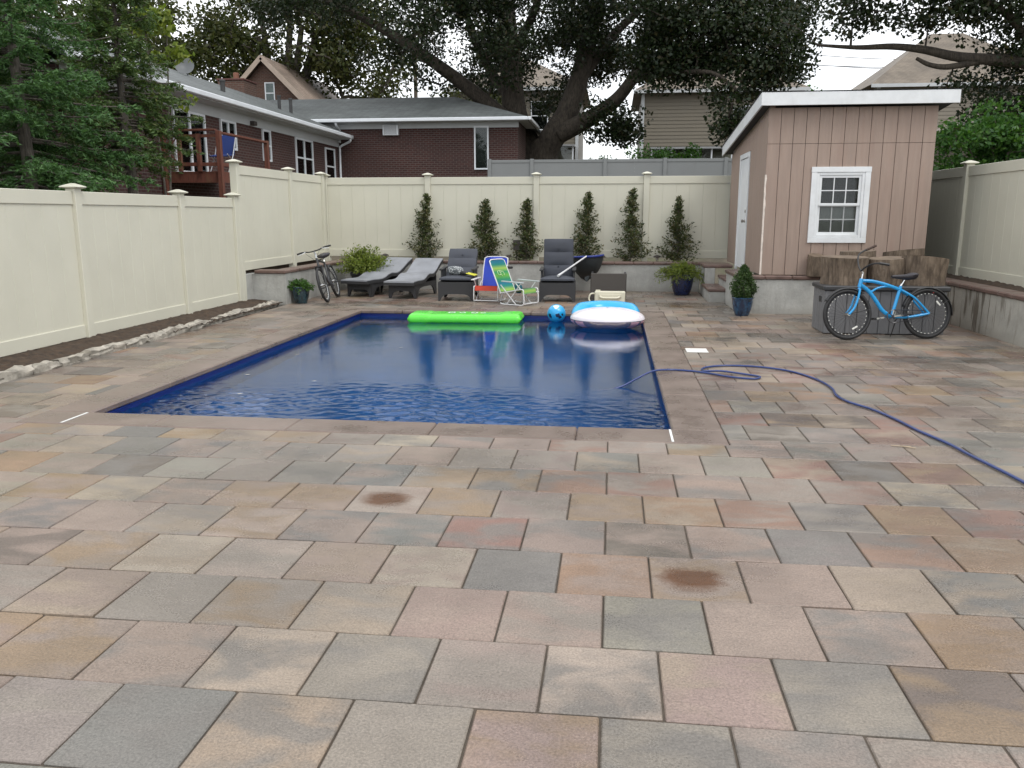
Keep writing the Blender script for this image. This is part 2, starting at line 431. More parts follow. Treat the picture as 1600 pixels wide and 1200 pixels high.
stones(PX0 - CW + ov, PX0 + ov, PY0 + ov, PY1 - ov, 'y', 1.3, 'coping_stone', M_coping, pool, -.055, .004, .012)
stones(PX1 - ov, PX1 + CW - ov, PY0 + ov, PY1 - ov, 'y', 1.3, 'coping_stone', M_coping, pool, -.055, .004, .012)
M_white = mat('white_paint', (.74, .75, .73), .45, var=.05)
mb = MB(); mb.box(-4.318, -4.300, 5.93, 6.27, .0045, .008); mb.build('joint_seam', M_white, pool)
mb = MB(); mb.box(.455, .472, 5.93, 6.28, .0045, .008); mb.build('joint_seam', M_white, pool)
# vinyl liner bead and moulded steps line under the coping
mb = MB(); mb.box(PX0, PX0 + .012, PY0, PY1, -.075, -.06).box(PX1 - .012, PX1, PY0, PY1, -.075, -.06).box(PX0 + .012, PX1 - .012, PY1 - .012, PY1, -.075, -.06).box(PX0 + .012, PX1 - .012, PY0, PY0 + .012, -.075, -.06)
mb.build('liner_bead', M_liner, pool)
# water
m, nt, b = newmat('pool_water'); M_water = m
b.inputs['Base Color'].default_value = (.7, .88, 1, 1); b.inputs['Transmission Weight'].default_value = 1; b.inputs['IOR'].default_value = 1.32
b.inputs['Roughness'].default_value = .025
pos = nd(nt, 'NewGeometry').outputs['Position']; sx = nd(nt, 'SeparateXYZ'); nt.links.new(pos, sx.inputs[0])
va = coords(nt, 'Position', (1, 1.9, 1)); big = noise(nt, va, .55, 3); 
ra = noise(nt, va, 4.5, 3, .6, .4); rb_ = noise(nt, va, 13, 3, .6, .6)
# wind-ruffled band towards the near end, calm behind the floats
band = mth(nt, 'MULTIPLY', rng_map(nt, sx.outputs[1], 9.4, 7.6, 0, 1), rng_map(nt, big, .36, .56, .15, 1))
amp = mth(nt, 'ADD', .045, mth(nt, 'MULTIPLY', band, 1.15))
h = mth(nt, 'MULTIPLY', mth(nt, 'ADD', mth(nt, 'MULTIPLY', ra, 1.2), mth(nt, 'MULTIPLY', rb_, .55)), amp)
bumpn(nt, b, noise(nt, va, 38, 2, .6), .04, .01)
# real ripples: sum of many small waves, ruffled towards the near end and in patches
gw = np.random.default_rng(5)
wx = np.linspace(PX0, PX1, 400); wy = np.concatenate([np.arange(PY0, 8.9, .012), np.linspace(8.9, PY1, 110)])
WXg, WYg = np.meshgrid(wx, wy); Hh = np.zeros_like(WXg); Hc = np.zeros_like(WXg)
for _ in range(90):
    lam = gw.uniform(.05, .22); th_ = gw.normal(math.pi / 2, .55); ph_ = gw.uniform(0, 6.283); kx, ky = math.cos(th_) * 6.283 / lam, math.sin(th_) * 6.283 / lam
    Hh += lam * .0034 * np.sin(kx * WXg + ky * WYg + ph_)
for _ in range(30):
    lam = gw.uniform(.25, .9); th_ = gw.uniform(0, 6.283); ph_ = gw.uniform(0, 6.283)
    Hc += lam * .00014 * np.sin(math.cos(th_) * 6.283 / lam * WXg + math.sin(th_) * 6.283 / lam * WYg + ph_)
pat = np.array([[mnoise.noise(Vector((x_ * .8 + 3, y_ * .55, 1.7))) for x_ in wx[::16]] for y_ in wy[::8]])
pat = np.repeat(np.repeat(pat, 8, 0)[:len(wy)], 16, 1)[:, :len(wx)]
for s_ in (9, 7, 5, 3): pat = (pat + np.roll(pat, s_, 0) + np.roll(pat, -s_, 0) + np.roll(pat, s_, 1) + np.roll(pat, -s_, 1)) / 5
bandw = np.clip((8.5 - WYg) / 1.5, 0, 1) * np.clip(.62 + 1.5 * pat, .12, 1.15)
Zw = WZ + Hc + Hh * bandw
mb = MB(); nw = len(wx); V = np.stack([WXg, WYg, Zw], 2).reshape(-1, 3).tolist()
mb.add(V, [(j_ * nw + i_, j_ * nw + i_ + 1, (j_ + 1) * nw + i_ + 1, (j_ + 1) * nw + i_) for j_ in range(len(wy) - 1) for i_ in range(nw - 1)])
tag(mb.build('pool_water', M_water, smooth=180), 'calm blue pool water with small ripples near the front', kind='structure')

# ================================================================ patio
patio = empty('patio', (0, 0, 0)); tag(patio, 'patio of multicoloured rectangular concrete pavers, damp after rain', kind='structure')
mb = MB()
cx0, cx1, cy0, cy1 = PX0 - CW + ov, PX1 + CW - ov, PY0 - CW + ov, PY1 + CW - ov
mb.box(-5.96, cx0, -3, 18.17, -.058, -.009).box(cx1, 5.12, -3, 18.17, -.058, -.009).box(cx0, cx1, -3, cy0, -.058, -.009).box(cx0, cx1, cy1, 18.17, -.058, -.009)
tag(mb.build('joint_sand', M_joint, patio))
# colours picked out by eye for single stones: (row, column) in the running bond
PW, PD, Y0 = .417, .447, 2.488
hand = {}
def hp(x, y, k, a=1.0):
    r_ = math.floor((y - Y0) / PD); c = math.floor((x + .006 - (.5 * PW if r_ % 2 == 0 else 0)) / PW); hand[r_, c] = (k, a)
hp(-3.29, 4.52, 'ochre'); hp(-1.22, 4.46, 'sand', 0.05); hp(0.39, 3.63, 'pink', 0); hp(-0.22, 4.97, 'orange'); hp(0.40, 4.50, 'orange'); hp(1.27, 3.60, 'tan')
hp(1.45, 3.24, 'ochre'); hp(-1.01, 4.03, 'blue'); hp(-0.43, 3.61, 'blue'); hp(-1.61, 5.34, 'grey'); hp(-0.59, 4.93, 'blue'); hp(1.05, 4.04, 'blue')
hp(2.00, 4.16, 'orange'); hp(0.20, 4.03, 'dark'); hp(-2.24, 4.80, 'grey'); hp(-1.46, 2.31, 'blue'); hp(-0.79, 2.35, 'sand'); hp(-0.64, 4.06, 'red')
hp(-0.03, 5.89, 'red'); hp(0.20, 4.93, 'red'); hp(1.39, 3.97, 'orange'); hp(0.82, 4.52, 'red'); hp(-1.86, 4.02, 'sand'); hp(-1.68, 3.60, 'sand')  # closing sand pair: sky sheen put into the stone colour
hp(-1.95, 3.21, 'grey'); hp(1.23, 2.78, 'dark'); hp(1.70, 4.00, 'orange'); hp(-0.00, 3.62, 'orange'); hp(-0.85, 3.55, 'sand'); hp(-1.23, 3.58, 'pink')
hp(-0.22, 4.11, 'taupe'); hp(-0.99, 4.52, 'taupe'); hp(-0.43, 4.51, 'taupe'); hp(0.00, 4.53, 'taupe'); hp(0.62, 4.06, 'pink'); hp(0.86, 3.58, 'pink')
hp(1.71, 3.62, 'blue'); hp(0.19, 3.15, 'grey'); hp(-0.21, 3.18, 'pink'); hp(-0.64, 3.16, 'pink'); hp(-1.04, 3.17, 'tan'); hp(-1.52, 3.17, 'grey')
hp(-2.38, 3.16, 'taupe'); hp(-2.62, 3.20, 'taupe'); hp(-2.08, 2.74, 'taupe'); hp(-1.69, 2.74, 'pink'); hp(-1.24, 2.70, 'sand'); hp(-0.80, 2.71, 'grey')
hp(-0.43, 2.75, 'pink'); hp(-0.03, 2.71, 'sand'); hp(0.39, 2.68, 'pink'); hp(0.81, 2.73, 'grey'); hp(0.62, 3.14, 'pink'); hp(0.99, 3.13, 'pink')
hp(-1.78, 2.27, 'grey'); hp(-1.08, 2.32, 'tan'); hp(-0.60, 2.31, 'grey'); hp(-0.22, 2.32, 'pink'); hp(0.18, 2.34, 'grey'); hp(0.59, 2.39, 'grey')
hp(0.95, 2.40, 'pink'); hp(-1.78, 4.78, 'grey'); hp(-2.66, 4.62, 'pink'); hp(-1.73, 4.32, 'pink'); hp(-2.15, 4.50, 'pink'); hp(-2.14, 3.55, 'grey')
hp(-2.59, 3.57, 'taupe'); hp(-1.93, 3.65, 'sand'); hp(-1.99, 5.25, 'grey'); hp(-3.55, 4.99, 'taupe'); hp(-3.10, 5.01, 'dark'); hp(-2.37, 4.99, 'grey')
hp(0.58, 4.94, 'pink'); hp(1.01, 4.93, 'taupe'); hp(1.47, 4.92, 'red'); hp(0.71, 5.35, 'grey'); hp(2.15, 5.38, 'red'); hp(-1.22, 5.39, 'taupe')
hp(-0.83, 5.43, 'grey'); hp(-0.39, 5.44, 'taupe'); hp(-0.02, 5.41, 'blue'); hp(1.29, 6.29, 'dark'); hp(2.21, 6.16, 'red'); hp(1.71, 6.28, 'grey')
hp(2.91, 8.05, 'ochre'); hp(1.06, 7.04, 'grey')
KEYS = ['pink', 'taupe', 'grey', 'blue', 'tan', 'red', 'orange', 'dark', 'sand', 'ochre']
WTS = [22, 18, 20, 12, 9, 5, 4, 5, 4, 2]
def subtract(rc, hole):
    x0, x1, y0, y1 = rc; a0, a1, b0, b1 = hole
    if x1 <= a0 or x0 >= a1 or y1 <= b0 or y0 >= b1: return [rc]
    out = []
    if y0 < b0: out.append((x0, x1, y0, b0))
    if y1 > b1: out.append((x0, x1, b1, y1))
    yy0, yy1 = max(y0, b0), min(y1, b1)
    if x0 < a0: out.append((x0, a0, yy0, yy1))
    if x1 > a1: out.append((a1, x1, yy0, yy1))
    return out
holes = [(cx0, cx1, cy0, cy1), (2.1, 9, 14.25, 30), (1.81, 9, 16.0, 30)]
prs = random.Random(11)
tiles = []
for r_ in range(-9, 36):
    off = .5 * PW if r_ % 2 == 0 else 0
    for c in range(-17, 15):
        rect = (max(-5.93, -.006 + off + c * PW), min(5.09, -.006 + off + (c + 1) * PW), max(-1.5, Y0 + r_ * PD), min(18.17, Y0 + (r_ + 1) * PD))
        k = prs.choices(KEYS, WTS)[0]; a = 1.0
        if r_ >= 9 and prs.random() < .6: k = prs.choice(['red', 'tan', 'orange', 'taupe', 'dark', 'taupe'])
        if rect[1] < -4.5 and prs.random() < .45: k = prs.choice(['red', 'taupe', 'dark', 'pink'])
        jit = [prs.uniform(.93, 1.07) for _ in range(3)]; br = prs.uniform(.86, 1.14) if r_ < 9 else prs.uniform(.68, 1.02); tl = (prs.gauss(0, .0042), prs.gauss(0, .0042)); dz = prs.uniform(-.0015, .0015)
        if (r_, c) in hand: k, a = hand[r_, c]; br = 1.0
        if rect[1] - rect[0] < .03 or rect[3] - rect[2] < .03: continue
        ps = [rect]
        for h_ in holes: ps = [q for p in ps for q in subtract(p, h_)]
        col = tuple(PAL[k][i] * br * (1 + (jit[i] - 1) * .5) for i in range(3)) + (a,)
        for p in ps:
            if p[1] - p[0] > .035 and p[3] - p[2] > .035: tiles.append((p, col, tl, dz))
def inview(p):
    x, y = (p[0] + p[1]) / 2, (p[2] + p[3]) / 2
    # forward/right in the camera's ground frame
    a = R(6.849); f = -math.sin(a) * x + math.cos(a) * y; rt = math.cos(a) * x + math.sin(a) * y
    return f > 1.9 and abs(rt) < f * .64 + .3, f
scored = []
for t_ in tiles:
    ok, f = inview(t_[0]); area = (t_[0][1] - t_[0][0]) * (t_[0][3] - t_[0][2])
    scored.append((area / f ** 3 if ok else 0, t_))
scored.sort(key=lambda q: -q[0])
single = [t_ for s_, t_ in scored[:298] if s_ > 0]; rest = [t_ for s_, t_ in scored[298:]]
G = .0042
full = MB().box(-PW / 2 + G, PW / 2 - G, -PD / 2 + G, PD / 2 - G, -.05, 0, .0045).build('paver', M_pav, patio).data
first = bpy.data.objects['paver']; used = False
for p, col, tl, dz in single:
    w_, d_ = p[1] - p[0], p[3] - p[2]
    if abs(w_ - PW) < 1e-4 and abs(d_ - PD) < 1e-4:
        if not used: o = first; used = True
        else: o = bpy.data.objects.new('paver', full); COL.objects.link(o); o.parent = patio
    else:
        o = MB().box(-w_ / 2 + G, w_ / 2 - G, -d_ / 2 + G, d_ / 2 - G, -.05, 0, .0045).build('paver', M_pav, patio)
    o.location = ((p[0] + p[1]) / 2, (p[2] + p[3]) / 2, dz); o.rotation_euler = (tl[0], tl[1], 0); o.color = col
mb = MB(); cols = []
for p, col, tl, dz in rest:
    n0 = len(mb.v)
    xm, ym = (p[0] + p[1]) / 2, (p[2] + p[3]) / 2; dx, dy = (p[1] - p[0]) / 2 - G, (p[3] - p[2]) / 2 - G
    mb.obox((xm, ym, dz - .025), (dx, 0, -dx * tl[1]), (0, dy, dy * tl[0]), (0, 0, .025), .0045)
    cols += [col] * (len(mb.v) - n0)
far = mb.build('paver', M_pav2, patio, kind='stuff')
ca = far.data.color_attributes.new('tile', 'FLOAT_COLOR', 'POINT')
ca.data.foreach_set('color', np.array(cols, np.float32).ravel())
M_plate = mat('white_plastic', (.78, .78, .74), .35, var=.04)
mb = MB(); mb.box(.905, 1.16, 10.02, 10.30, .003, .011, .003); d_ = mb.build('drain_cover', M_plate, label='white square plastic cover plate set in the pavers beside the pool coping', cat='cover')

# ================================================================ stone edging and soil
edg = empty('stone_edging', (-5.98, 9, 0), 'row of rough pale cobblestones edging the soil along the beige fence', 'edging')
M_cob = mat('pale_cobble', (.36, .33, .28), .8, var=.4, vs=9, bump=.9, bs=28, dirt=((.16, .15, .12), .75, 7))
def rock(L, W, H, sd_, nx=5):
    b_ = MB(); ny, nz = 3, 3; idx = {}; r2 = random.Random(sd_)
    pts = []; fs = []
    def vid(i, j, k):
        if (i, j, k) not in idx:
            x, y, z = (i / nx - .5) * L, (j / ny - .5) * W, k / nz * H
            cxn = 1 - .10 * abs(2 * i / nx - 1) ** 4
            y *= cxn; z = z if k == 0 else z * (1 - .12 * abs(2 * j / ny - 1) ** 3) * cxn
            s_ = .019
            x += r2.uniform(-s_, s_) * .6; y += r2.uniform(-s_, s_); z += r2.uniform(-s_, s_) * (k > 0)
            idx[i, j, k] = len(pts); pts.append((x, y, z))
        return idx[i, j, k]
    for i in range(nx):
        for j in range(ny): fs.append((vid(i, j, nz), vid(i + 1, j, nz), vid(i + 1, j + 1, nz), vid(i, j + 1, nz)))
        for k in range(nz):
            fs.append((vid(i, 0, k), vid(i + 1, 0, k), vid(i + 1, 0, k + 1), vid(i, 0, k + 1)))
            fs.append((vid(i + 1, ny, k), vid(i, ny, k), vid(i, ny, k + 1), vid(i + 1, ny, k + 1)))
    for j in range(ny):
        for k in range(nz):
            fs.append((vid(0, j + 1, k), vid(0, j, k), vid(0, j, k + 1), vid(0, j + 1, k + 1)))
            fs.append((vid(nx, j, k), vid(nx, j + 1, k), vid(nx, j + 1, k + 1), vid(nx, j, k + 1)))
    return b_.add(pts, fs)
def edge_x(y): return -5.99 + .0 * y - .10 * smooth(9, 14.5, y)
protos = []
y = 2.0; i = 0
while y < 14.4:
    L = random.uniform(.42, .85); L = min(L, 14.55 - y)
    if L < .12: break
    k = i % 6
    if len(protos) < 6:
        o = rock(.5, .13, .105, 40 + k).build('stone', M_cob, edg, smooth=35); protos.append(o)
        o.data.transform(Matrix.Translation(Vector(org(edg))))
    else:
        o = bpy.data.objects.new('stone', protos[k].data); COL.objects.link(o); o.parent = edg
    o.location = np.array((edge_x(y + L / 2), y + L / 2, -.02 + random.uniform(-.008, .012))) - np.array(org(edg))
    o.scale = (L / .5 * 1.0, random.uniform(.9, 1.15), random.uniform(.88, 1.12)); o.rotation_euler = (random.uniform(-.05, .05), random.uniform(-.03, .03), R(90) + random.uniform(-.03, .03))
    y += L; i += 1
def soil(name, x0, x1, y0, y1, z, amp, nx, ny, label, seed=0, crown=None):
    b_ = MB(); g = []
    for j in range(ny + 1):
        row = []
        for i_ in range(nx + 1):
            x = x0 + (x1 - x0) * i_ / nx; yy = y0 + (y1 - y0) * j / ny
            n_ = mnoise.noise(Vector((x * 9 + seed, yy * 9, 0))) * .6 + mnoise.noise(Vector((x * 26, yy * 26, seed))) * .4
            row.append((x, yy, z + amp * n_ + (crown(x, yy) if crown else 0)))
        g.append(row)
    b_.sheet(g); return tag(b_.build(name, M_soil, smooth=60), label, kind='structure')
soil('soil', -6.78, -5.95, 1.5, 14.62, .05, .045, 16, 260, 'dark loose soil strip between fence and stone edging', 0, lambda x, y: .05 * smooth(-6.0, -6.5, x))
# ================================================================ vinyl fences
def fence(name, label, m, axis, c, posts, zb, zt, zg, face, bw=.28, grp=None, cap=True, railh=.16, closed_ends=True):
    """axis 'x' runs along X at Y=c, 'y' along Y at X=c; posts: positions; face: side the viewer is on"""
    mid = (posts[0] + posts[-1]) / 2
    root = empty(name, (mid, c, zg) if axis == 'x' else (c, mid, zg), label, 'fence', grp)
    P = (lambda a, o, z: (a, c + o, z)) if axis == 'x' else (lambda a, o, z: (c + o, a, z))
    def bx(b_, a0, a1, o0, o1, z0, z1, ch):
        p, q = P(a0, o0, z0), P(a1, o1, z1); return b_.box(min(p[0], q[0]), max(p[0], q[0]), min(p[1], q[1]), max(p[1], q[1]), z0, z1, ch)
    pw = .064; psrc = csrc = None; boards = {}
    for a in posts:
        if psrc is None:
            b_ = MB().box(-pw, pw, -pw, pw, zg, zt + .03, .006); psrc = b_.build('post', m, root); psrc.data.transform(Matrix.Translation(Vector(org(root)))); po = psrc
        else: po = bpy.data.objects.new('post', psrc.data); COL.objects.link(po); po.parent = root
        pl = np.array(P(a, 0, 0)) - np.array(org(root)); po.location = pl
        if cap:
            if csrc is None:
                b_ = MB(); r_ = .062
                prof = [(r_, 0), (.104, .012), (.112, .022), (.104, .03), (.06, .05), (.015, .066)]
                V = []; F = []
                for rr, z in prof:
                    for sx_, sy_ in ((1, 1), (-1, 1), (-1, -1), (1, -1)): V.append((rr * sx_, rr * sy_, zt + .03 + z))
                for i in range(len(prof) - 1):
                    for k in range(4): F.append((i * 4 + k, i * 4 + (k + 1) % 4, (i + 1) * 4 + (k + 1) % 4, (i + 1) * 4 + k))
                F.append((20, 21, 22, 23)); F.append((3, 2, 1, 0)); b_.add(V, F)
                csrc = b_.build('post_cap', m, po); csrc.data.transform(Matrix.Translation(Vector(org(root)))) ; co = csrc
            else: co = bpy.data.objects.new('post_cap', csrc.data); COL.objects.link(co); co.parent = po
    for i in range(len(posts) - 1):
        a0, a1 = sorted((posts[i], posts[i + 1])); a0 += pw; a1 -= pw
        bx(MB(), a0, a1, -.028, .028, zt - railh, zt, .005).build('rail', m, root)
        bx(MB(), a0, a1, -.028, .028, zb, zb + railh, .005).build('rail', m, root)
        n = max(1, round((a1 - a0) / bw)); st = (a1 - a0) / n
        for k in range(n):
            key = round(st, 4)
            if key not in boards:
                b_ = MB()
                if axis == 'x': b_.box(-st / 2 + .0006, st / 2 - .0006, -.011, .011, zb + railh - .005, zt - railh + .005, .0025)
                else: b_.box(-.011, .011, -st / 2 + .0006, st / 2 - .0006, zb + railh - .005, zt - railh + .005, .0025)
                o = b_.build('board', m, root); o.data.transform(Matrix.Translation(Vector(org(root)))); boards[key] = o
            else: o = bpy.data.objects.new('board', boards[key].data); COL.objects.link(o); o.parent = root
            o.location = np.array(P(a0 + (k + .5) * st, 0, 0)) - np.array(org(root))
    return root
FG = 'beige vinyl privacy fences'
fence('vinyl_fence', 'lower beige vinyl fence run standing in the soil behind the cobblestone edging', M_vinyl, 'y', -6.6, [4.9, 7.33, 9.77, 12.3, 14.16], .1, 1.9, -.06, 1, grp=FG)
fence('vinyl_fence', 'taller beige vinyl fence run stepping up beside the black bicycle', M_vinyl, 'y', -6.6, [14.30, 16.78, 18.72], .63, 2.47, -.06, 1, grp=FG)
fence('vinyl_fence', 'beige vinyl fence of wide boards behind the row of small conifers', M_vinyl, 'x', 18.87, [-6.57, -4.17, -1.72, .69, 3.12, 5.66], .68, 2.44, .3, -1, grp=FG)
fence('vinyl_fence', 'beige vinyl fence in shade beside the pink shed and stained wall', M_vinyl, 'y', 5.80, [7.6, 10.05, 12.5, 14.97, 17.4, 18.72], .60, 2.40, .3, -1, grp=FG)
M_greyv = mat('vinyl_grey', (.215, .225, .225), .5, var=.05, vs=1)
fence('grey_fence', 'grey flat panel fence standing below the big tree', M_greyv, 'x', 30, [-4.4, -2.9, -.35, 1.7, 3.75, 5.8, 7.9], 1.7, 3.50, 1.4, -1, bw=1.02, cap=False, railh=.10)
M_timber = mat('dark_timber', (.09, .065, .05), .85, var=.35, vs=6, bump=.5, bs=30)
mb = MB(); mb.box(-6.80, -6.72, 14.3, 18.9, -.06, .72, .006)
tw = mb.build('timber_board', M_timber, label='dark brown retaining board showing under the taller beige fence', cat='board')

# ================================================================ low walls
def wall(name, label, boxes, caps, m=M_conc, cat='wall', step=.42):
    root = empty(name, (boxes[0][0], boxes[0][2], 0), label, cat)
    for b_ in boxes: MB().box(*b_[:4], -.055, b_[4], .006).build('wall', m, root)
    for x0, x1, y0, y1, z, al in caps: stones(x0, x1, y0, y1, al, step, 'cap_stone', M_cap, root, z, z + .062, .022, .003)
    return root
WH = .565
wall('planter_wall', 'low grey stucco planter wall with brown cap stones behind the loungers', [(-6.66, -5.92, 14.65, 14.85, WH), (-6.66, -6.54, 14.37, 14.648, WH), (-6.12, -5.92, 14.852, 18.17, WH), (-5.918, 1.84, 18.17, 18.37, WH)],
     [(-6.5, -5.90, 14.62, 14.90, WH, 'x'), (-6.18, -5.89, 14.902, 18.14, WH, 'y'), (-6.18, 2.1, 18.142, 18.42, WH, 'x')])
wall('shed_base_wall', 'low grey stucco wall with brown rounded cap under the pink shed', [(2.1, 5.13, 14.25, 14.45, WH), (2.1, 2.30, 14.452, 15.95, WH), (1.85, 2.05, 17.25, 18.14, WH)],
     [(2.07, 5.12, 14.225, 14.50, WH, 'x'), (2.07, 2.36, 14.502, 15.96, WH, 'y'), (1.82, 2.39, 17.24, 18.138, WH, 'y')])
wall('stained_wall', 'low concrete wall with dark drip stains and brown cap beside the deck box', [(5.09, 5.29, 3.0, 14.22, WH)], [(5.06, 5.36, 3.0, 14.20, WH, 'y')], M_conc_s)
st = empty('entry_steps', (2.1, 16.6, 0), 'two small stucco steps with brown treads leading to the shed door', 'steps')
MB().box(1.81, 2.12, 16.0, 17.23, -.05, .20, .006).build('step', M_conc, st)
stones(1.785, 2.14, 15.975, 17.235, 'y', .63, 'tread', M_cap, st, .2, .255, .015, .003)
MB().box(2.122, 2.36, 15.97, 17.23, -.05, .38, .006).build('step', M_conc, st)
stones(2.10, 2.40, 15.972, 17.232, 'y', .32, 'tread', M_cap, st, .38, .435, .015, .003)
soil('soil', -6.72, -6.10, 14.87, 18.85, .53, .03, 12, 80, 'dark soil in the raised bed beside the black bicycle', 3)
soil('soil', -6.10, 2.3, 18.40, 18.98, .56, .03, 160, 14, 'dark soil in the raised bed under the row of small conifers', 5)
soil('soil', 5.30, 5.98, 3.0, 18.9, .57, .04, 14, 260, 'dark soil between the shaded fence and the stained wall', 8, lambda x, y: .05 * smooth(5.4, 5.75, x))

# ================================================================ shed
SX0, SX1, SY0, SY1 = 2.44, 5.035, 14.40, 18.55
M_pink = mat('pink_siding', (.325, .245, .20), .7, var=.10, vs=2.2, bump=.35, bs=25, stretch=(6, 6, .6), dirt=((.30, .20, .16), .5, 1.5))
M_dark = mat('dark_interior', (.03, .028, .026), .9, var=.2)
M_trim = mat('trim_white', (.72, .74, .75), .5, var=.06, vs=5, dirt=((.55, .55, .53), .4, 4))
M_peel = mat('bare_caulk', (.70, .62, .55), .75, var=.15, vs=12, bump=.4, bs=40)
M_roof = mat('roll_roof', (.05, .05, .05), .8, var=.3, vs=4)
M_glass = glassmat('window_glass')
M_scr = mat('window_screen', (.06, .065, .065), .7, var=.1)
shed = empty('shed', (3.7, 16.4, .6), 'pink board-sided garden shed with white trimmed window and flat sloping roof', 'shed')
SZ = .632
def rz(y): return 3.33 - (y - SY0) * .098     # roof underside height
WX0, WX1, WZ0, WZ1 = 3.24, 4.02, 1.25, 2.29     # window opening
# wall cores (front one with the window hole)
mb = MB(); T = .08; zt = 3.28
mb.box(SX0 + .02, WX0, SY0 + .02, SY0 + .02 + T, SZ, zt).box(WX1, SX1 - .02, SY0 + .02, SY0 + .02 + T, SZ, zt).box(WX0, WX1, SY0 + .02, SY0 + .02 + T, SZ, WZ0).box(WX0, WX1, SY0 + .02, SY0 + .02 + T, WZ1, zt)
mb.box(SX0 + .02, SX0 + .10, SY0 + .102, SY1, SZ, 2.88).box(SX1 - .10, SX1 - .02, SY0 + .102, SY1, SZ, 2.88).box(SX0 + .102, SX1 - .102, SY1 - .1, SY1, SZ, 2.88)
mb.box(SX0 + .102, SX1 - .102, SY0 + .102, SY1 - .102, SZ, SZ + .03)
mb.build('wall_core', M_dark, shed)
# a sliver of shelving seen through the window
n = 13; bw = (SX1 - SX0) / n; seam = 2.74
for i in range(n):
    x0, x1 = SX0 + i * bw + .0035, SX0 + (i + 1) * bw - .0035
    spans = [(SZ + .004, seam - .002), (seam + .003, 3.30)]
    if x1 > WX0 + .01 and x0 < WX1 - .01:
        spans = [(SZ + .004, WZ0 - .02), (WZ1 + .02, seam - .002), (seam + .003, 3.30)]
        if x0 < WX0 - .06: MB().box(x0, WX0 - .03, SY0, SY0 + .018, WZ0 - .018, WZ1 + .018, .002).build('siding_board', M_pink, shed)
        if x1 > WX1 + .06: MB().box(WX1 + .03, x1, SY0, SY0 + .018, WZ0 - .018, WZ1 + .018, .002).build('siding_board', M_pink, shed)
    for z0, z1 in spans: MB().box(x0, x1, SY0, SY0 + .018, z0, z1, .002).build('siding_board', M_pink, shed)
DY0, DY1, DZ1 = 16.22, 17.20, 2.66
yy = SY0 + .02; n = 20; bw = (SY1 - yy) / n
for i in range(n):
    y0, y1 = yy + i * bw + .0035, yy + (i + 1) * bw - .0035
    top = rz(y1) - .06
    if y1 > DY0 - .08 and y0 < DY1 + .08: z0 = DZ1 + .10
    else: z0 = SZ + .004
    MB().box(SX0, SX0 + .018, y0, y1, z0, top, .002).build('siding_board', M_pink, shed)
# upper gable filler following the roof slope
mb = MB(); mb.prism([(SY0 + .02, 2.86), (SY1, 2.86), (SY1, rz(SY1) - .002), (SY0 + .02, rz(SY0) - .002)], lambda u, v, a: (a, u, v), SX0 + .02, SX0 + .1); mb.build('gable_panel', M_pink, shed, fixn=True)
# corner caulk where the paint has peeled
mb = MB(); V = []; k = 26
for i in range(k + 1):
    z = SZ + .005 + 1.62 * i / k; w_ = .022 + .014 * mnoise.noise(Vector((0, 0, z * 7))) + .01 * mnoise.noise(Vector((3, 0, z * 23)))
    V += [(SX0 - .004, SY0 - .003, z), (SX0 + max(.006, w_), SY0 - .004, z)]
mb.add(V + [(x, y + .006, z) for x, y, z in V], [(2 * i, 2 * i + 1, 2 * i + 3, 2 * i + 2) for i in range(k)])
V2 = []
for i in range(k + 1):
    z = SZ + .005 + 1.62 * i / k; w_ = .03 + .012 * mnoise.noise(Vector((9, 0, z * 9)))
    V2 += [(SX0 - .005, SY0 - .002, z), (SX0 - .004, SY0 + w_, z)]
mb.add(V2, [(2 * i + 1, 2 * i, 2 * i + 2, 2 * i + 3) for i in range(k)])
mb.build('corner_strip', M_peel, shed, label='peeling pale caulk strip on the corner')
# roof
rf = MB(); y0, y1 = SY0 - .2, SY1 + .42
def rzt(y): return rz(y) + .03
rf.prism([(y0 + .03, rz(y0) + .005), (y1, rz(y1) + .005), (y1, rz(y1) + .17), (y0 + .03, rz(y0) + .17)], lambda u, v, a: (a, u, v), SX0 - .13, SX1 + .21)
roof = rf.build('roof', M_roof, shed, fixn=True)
MB().box(SX0 - .16, SX1 + .235, y0, y0 + .028, rz(y0) - .035, rz(y0) + .165, .004).build('fascia', M_trim, roof)
mb = MB(); mb.prism([(y0 + .03, rz(y0) - .035), (y1, rz(y1) - .035), (y1, rz(y1) + .165), (y0 + .03, rz(y0) + .165)], lambda u, v, a: (a, u, v), SX0 - .158, SX0 - .131); mb.build('fascia', M_trim, roof, fixn=True)
mb = MB(); mb.prism([(y0 + .03, rz(y0) + .171), (y1, rz(y1) + .171), (y1, rz(y1) + .18), (y0 - .01, rz(y0) + .18)], lambda u, v, a: (a, u, v), SX0 - .17, SX1 + .245); mb.build('drip_edge', M_roof, roof, fixn=True)
# window
wy = SY0 - .012
win = MB().box(WX0 - .07, WX0 + .015, wy - .012, wy + .012, WZ0, WZ1, .003).box(WX1 - .015, WX1 + .07, wy - .012, wy + .012, WZ0, WZ1, .003).box(WX0 - .075, WX1 + .075, wy - .015, wy + .012, WZ1 + .001, WZ1 + .085, .003).box(WX0 - .07, WX1 + .07, wy - .014, wy + .012, WZ0 - .085, WZ0 - .001, .003).build('window', M_trim, shed)
fy = SY0 + .006
mb = MB(); a0, a1, b0, b1 = WX0 + .015, WX1 - .015, WZ0, WZ1; t = .045
mb.box(a0, a0 + t, fy - .02, fy + .05, b0, b1, .004).box(a1 - t, a1, fy - .02, fy + .05, b0, b1, .004).box(a0 + t, a1 - t, fy - .02, fy + .05, b1 - t, b1, .004).box(a0 + t, a1 - t, fy - .02, fy + .05, b0, b0 + t, .004)
mb.build('frame', M_trim, win)
zm = (b0 + b1) / 2
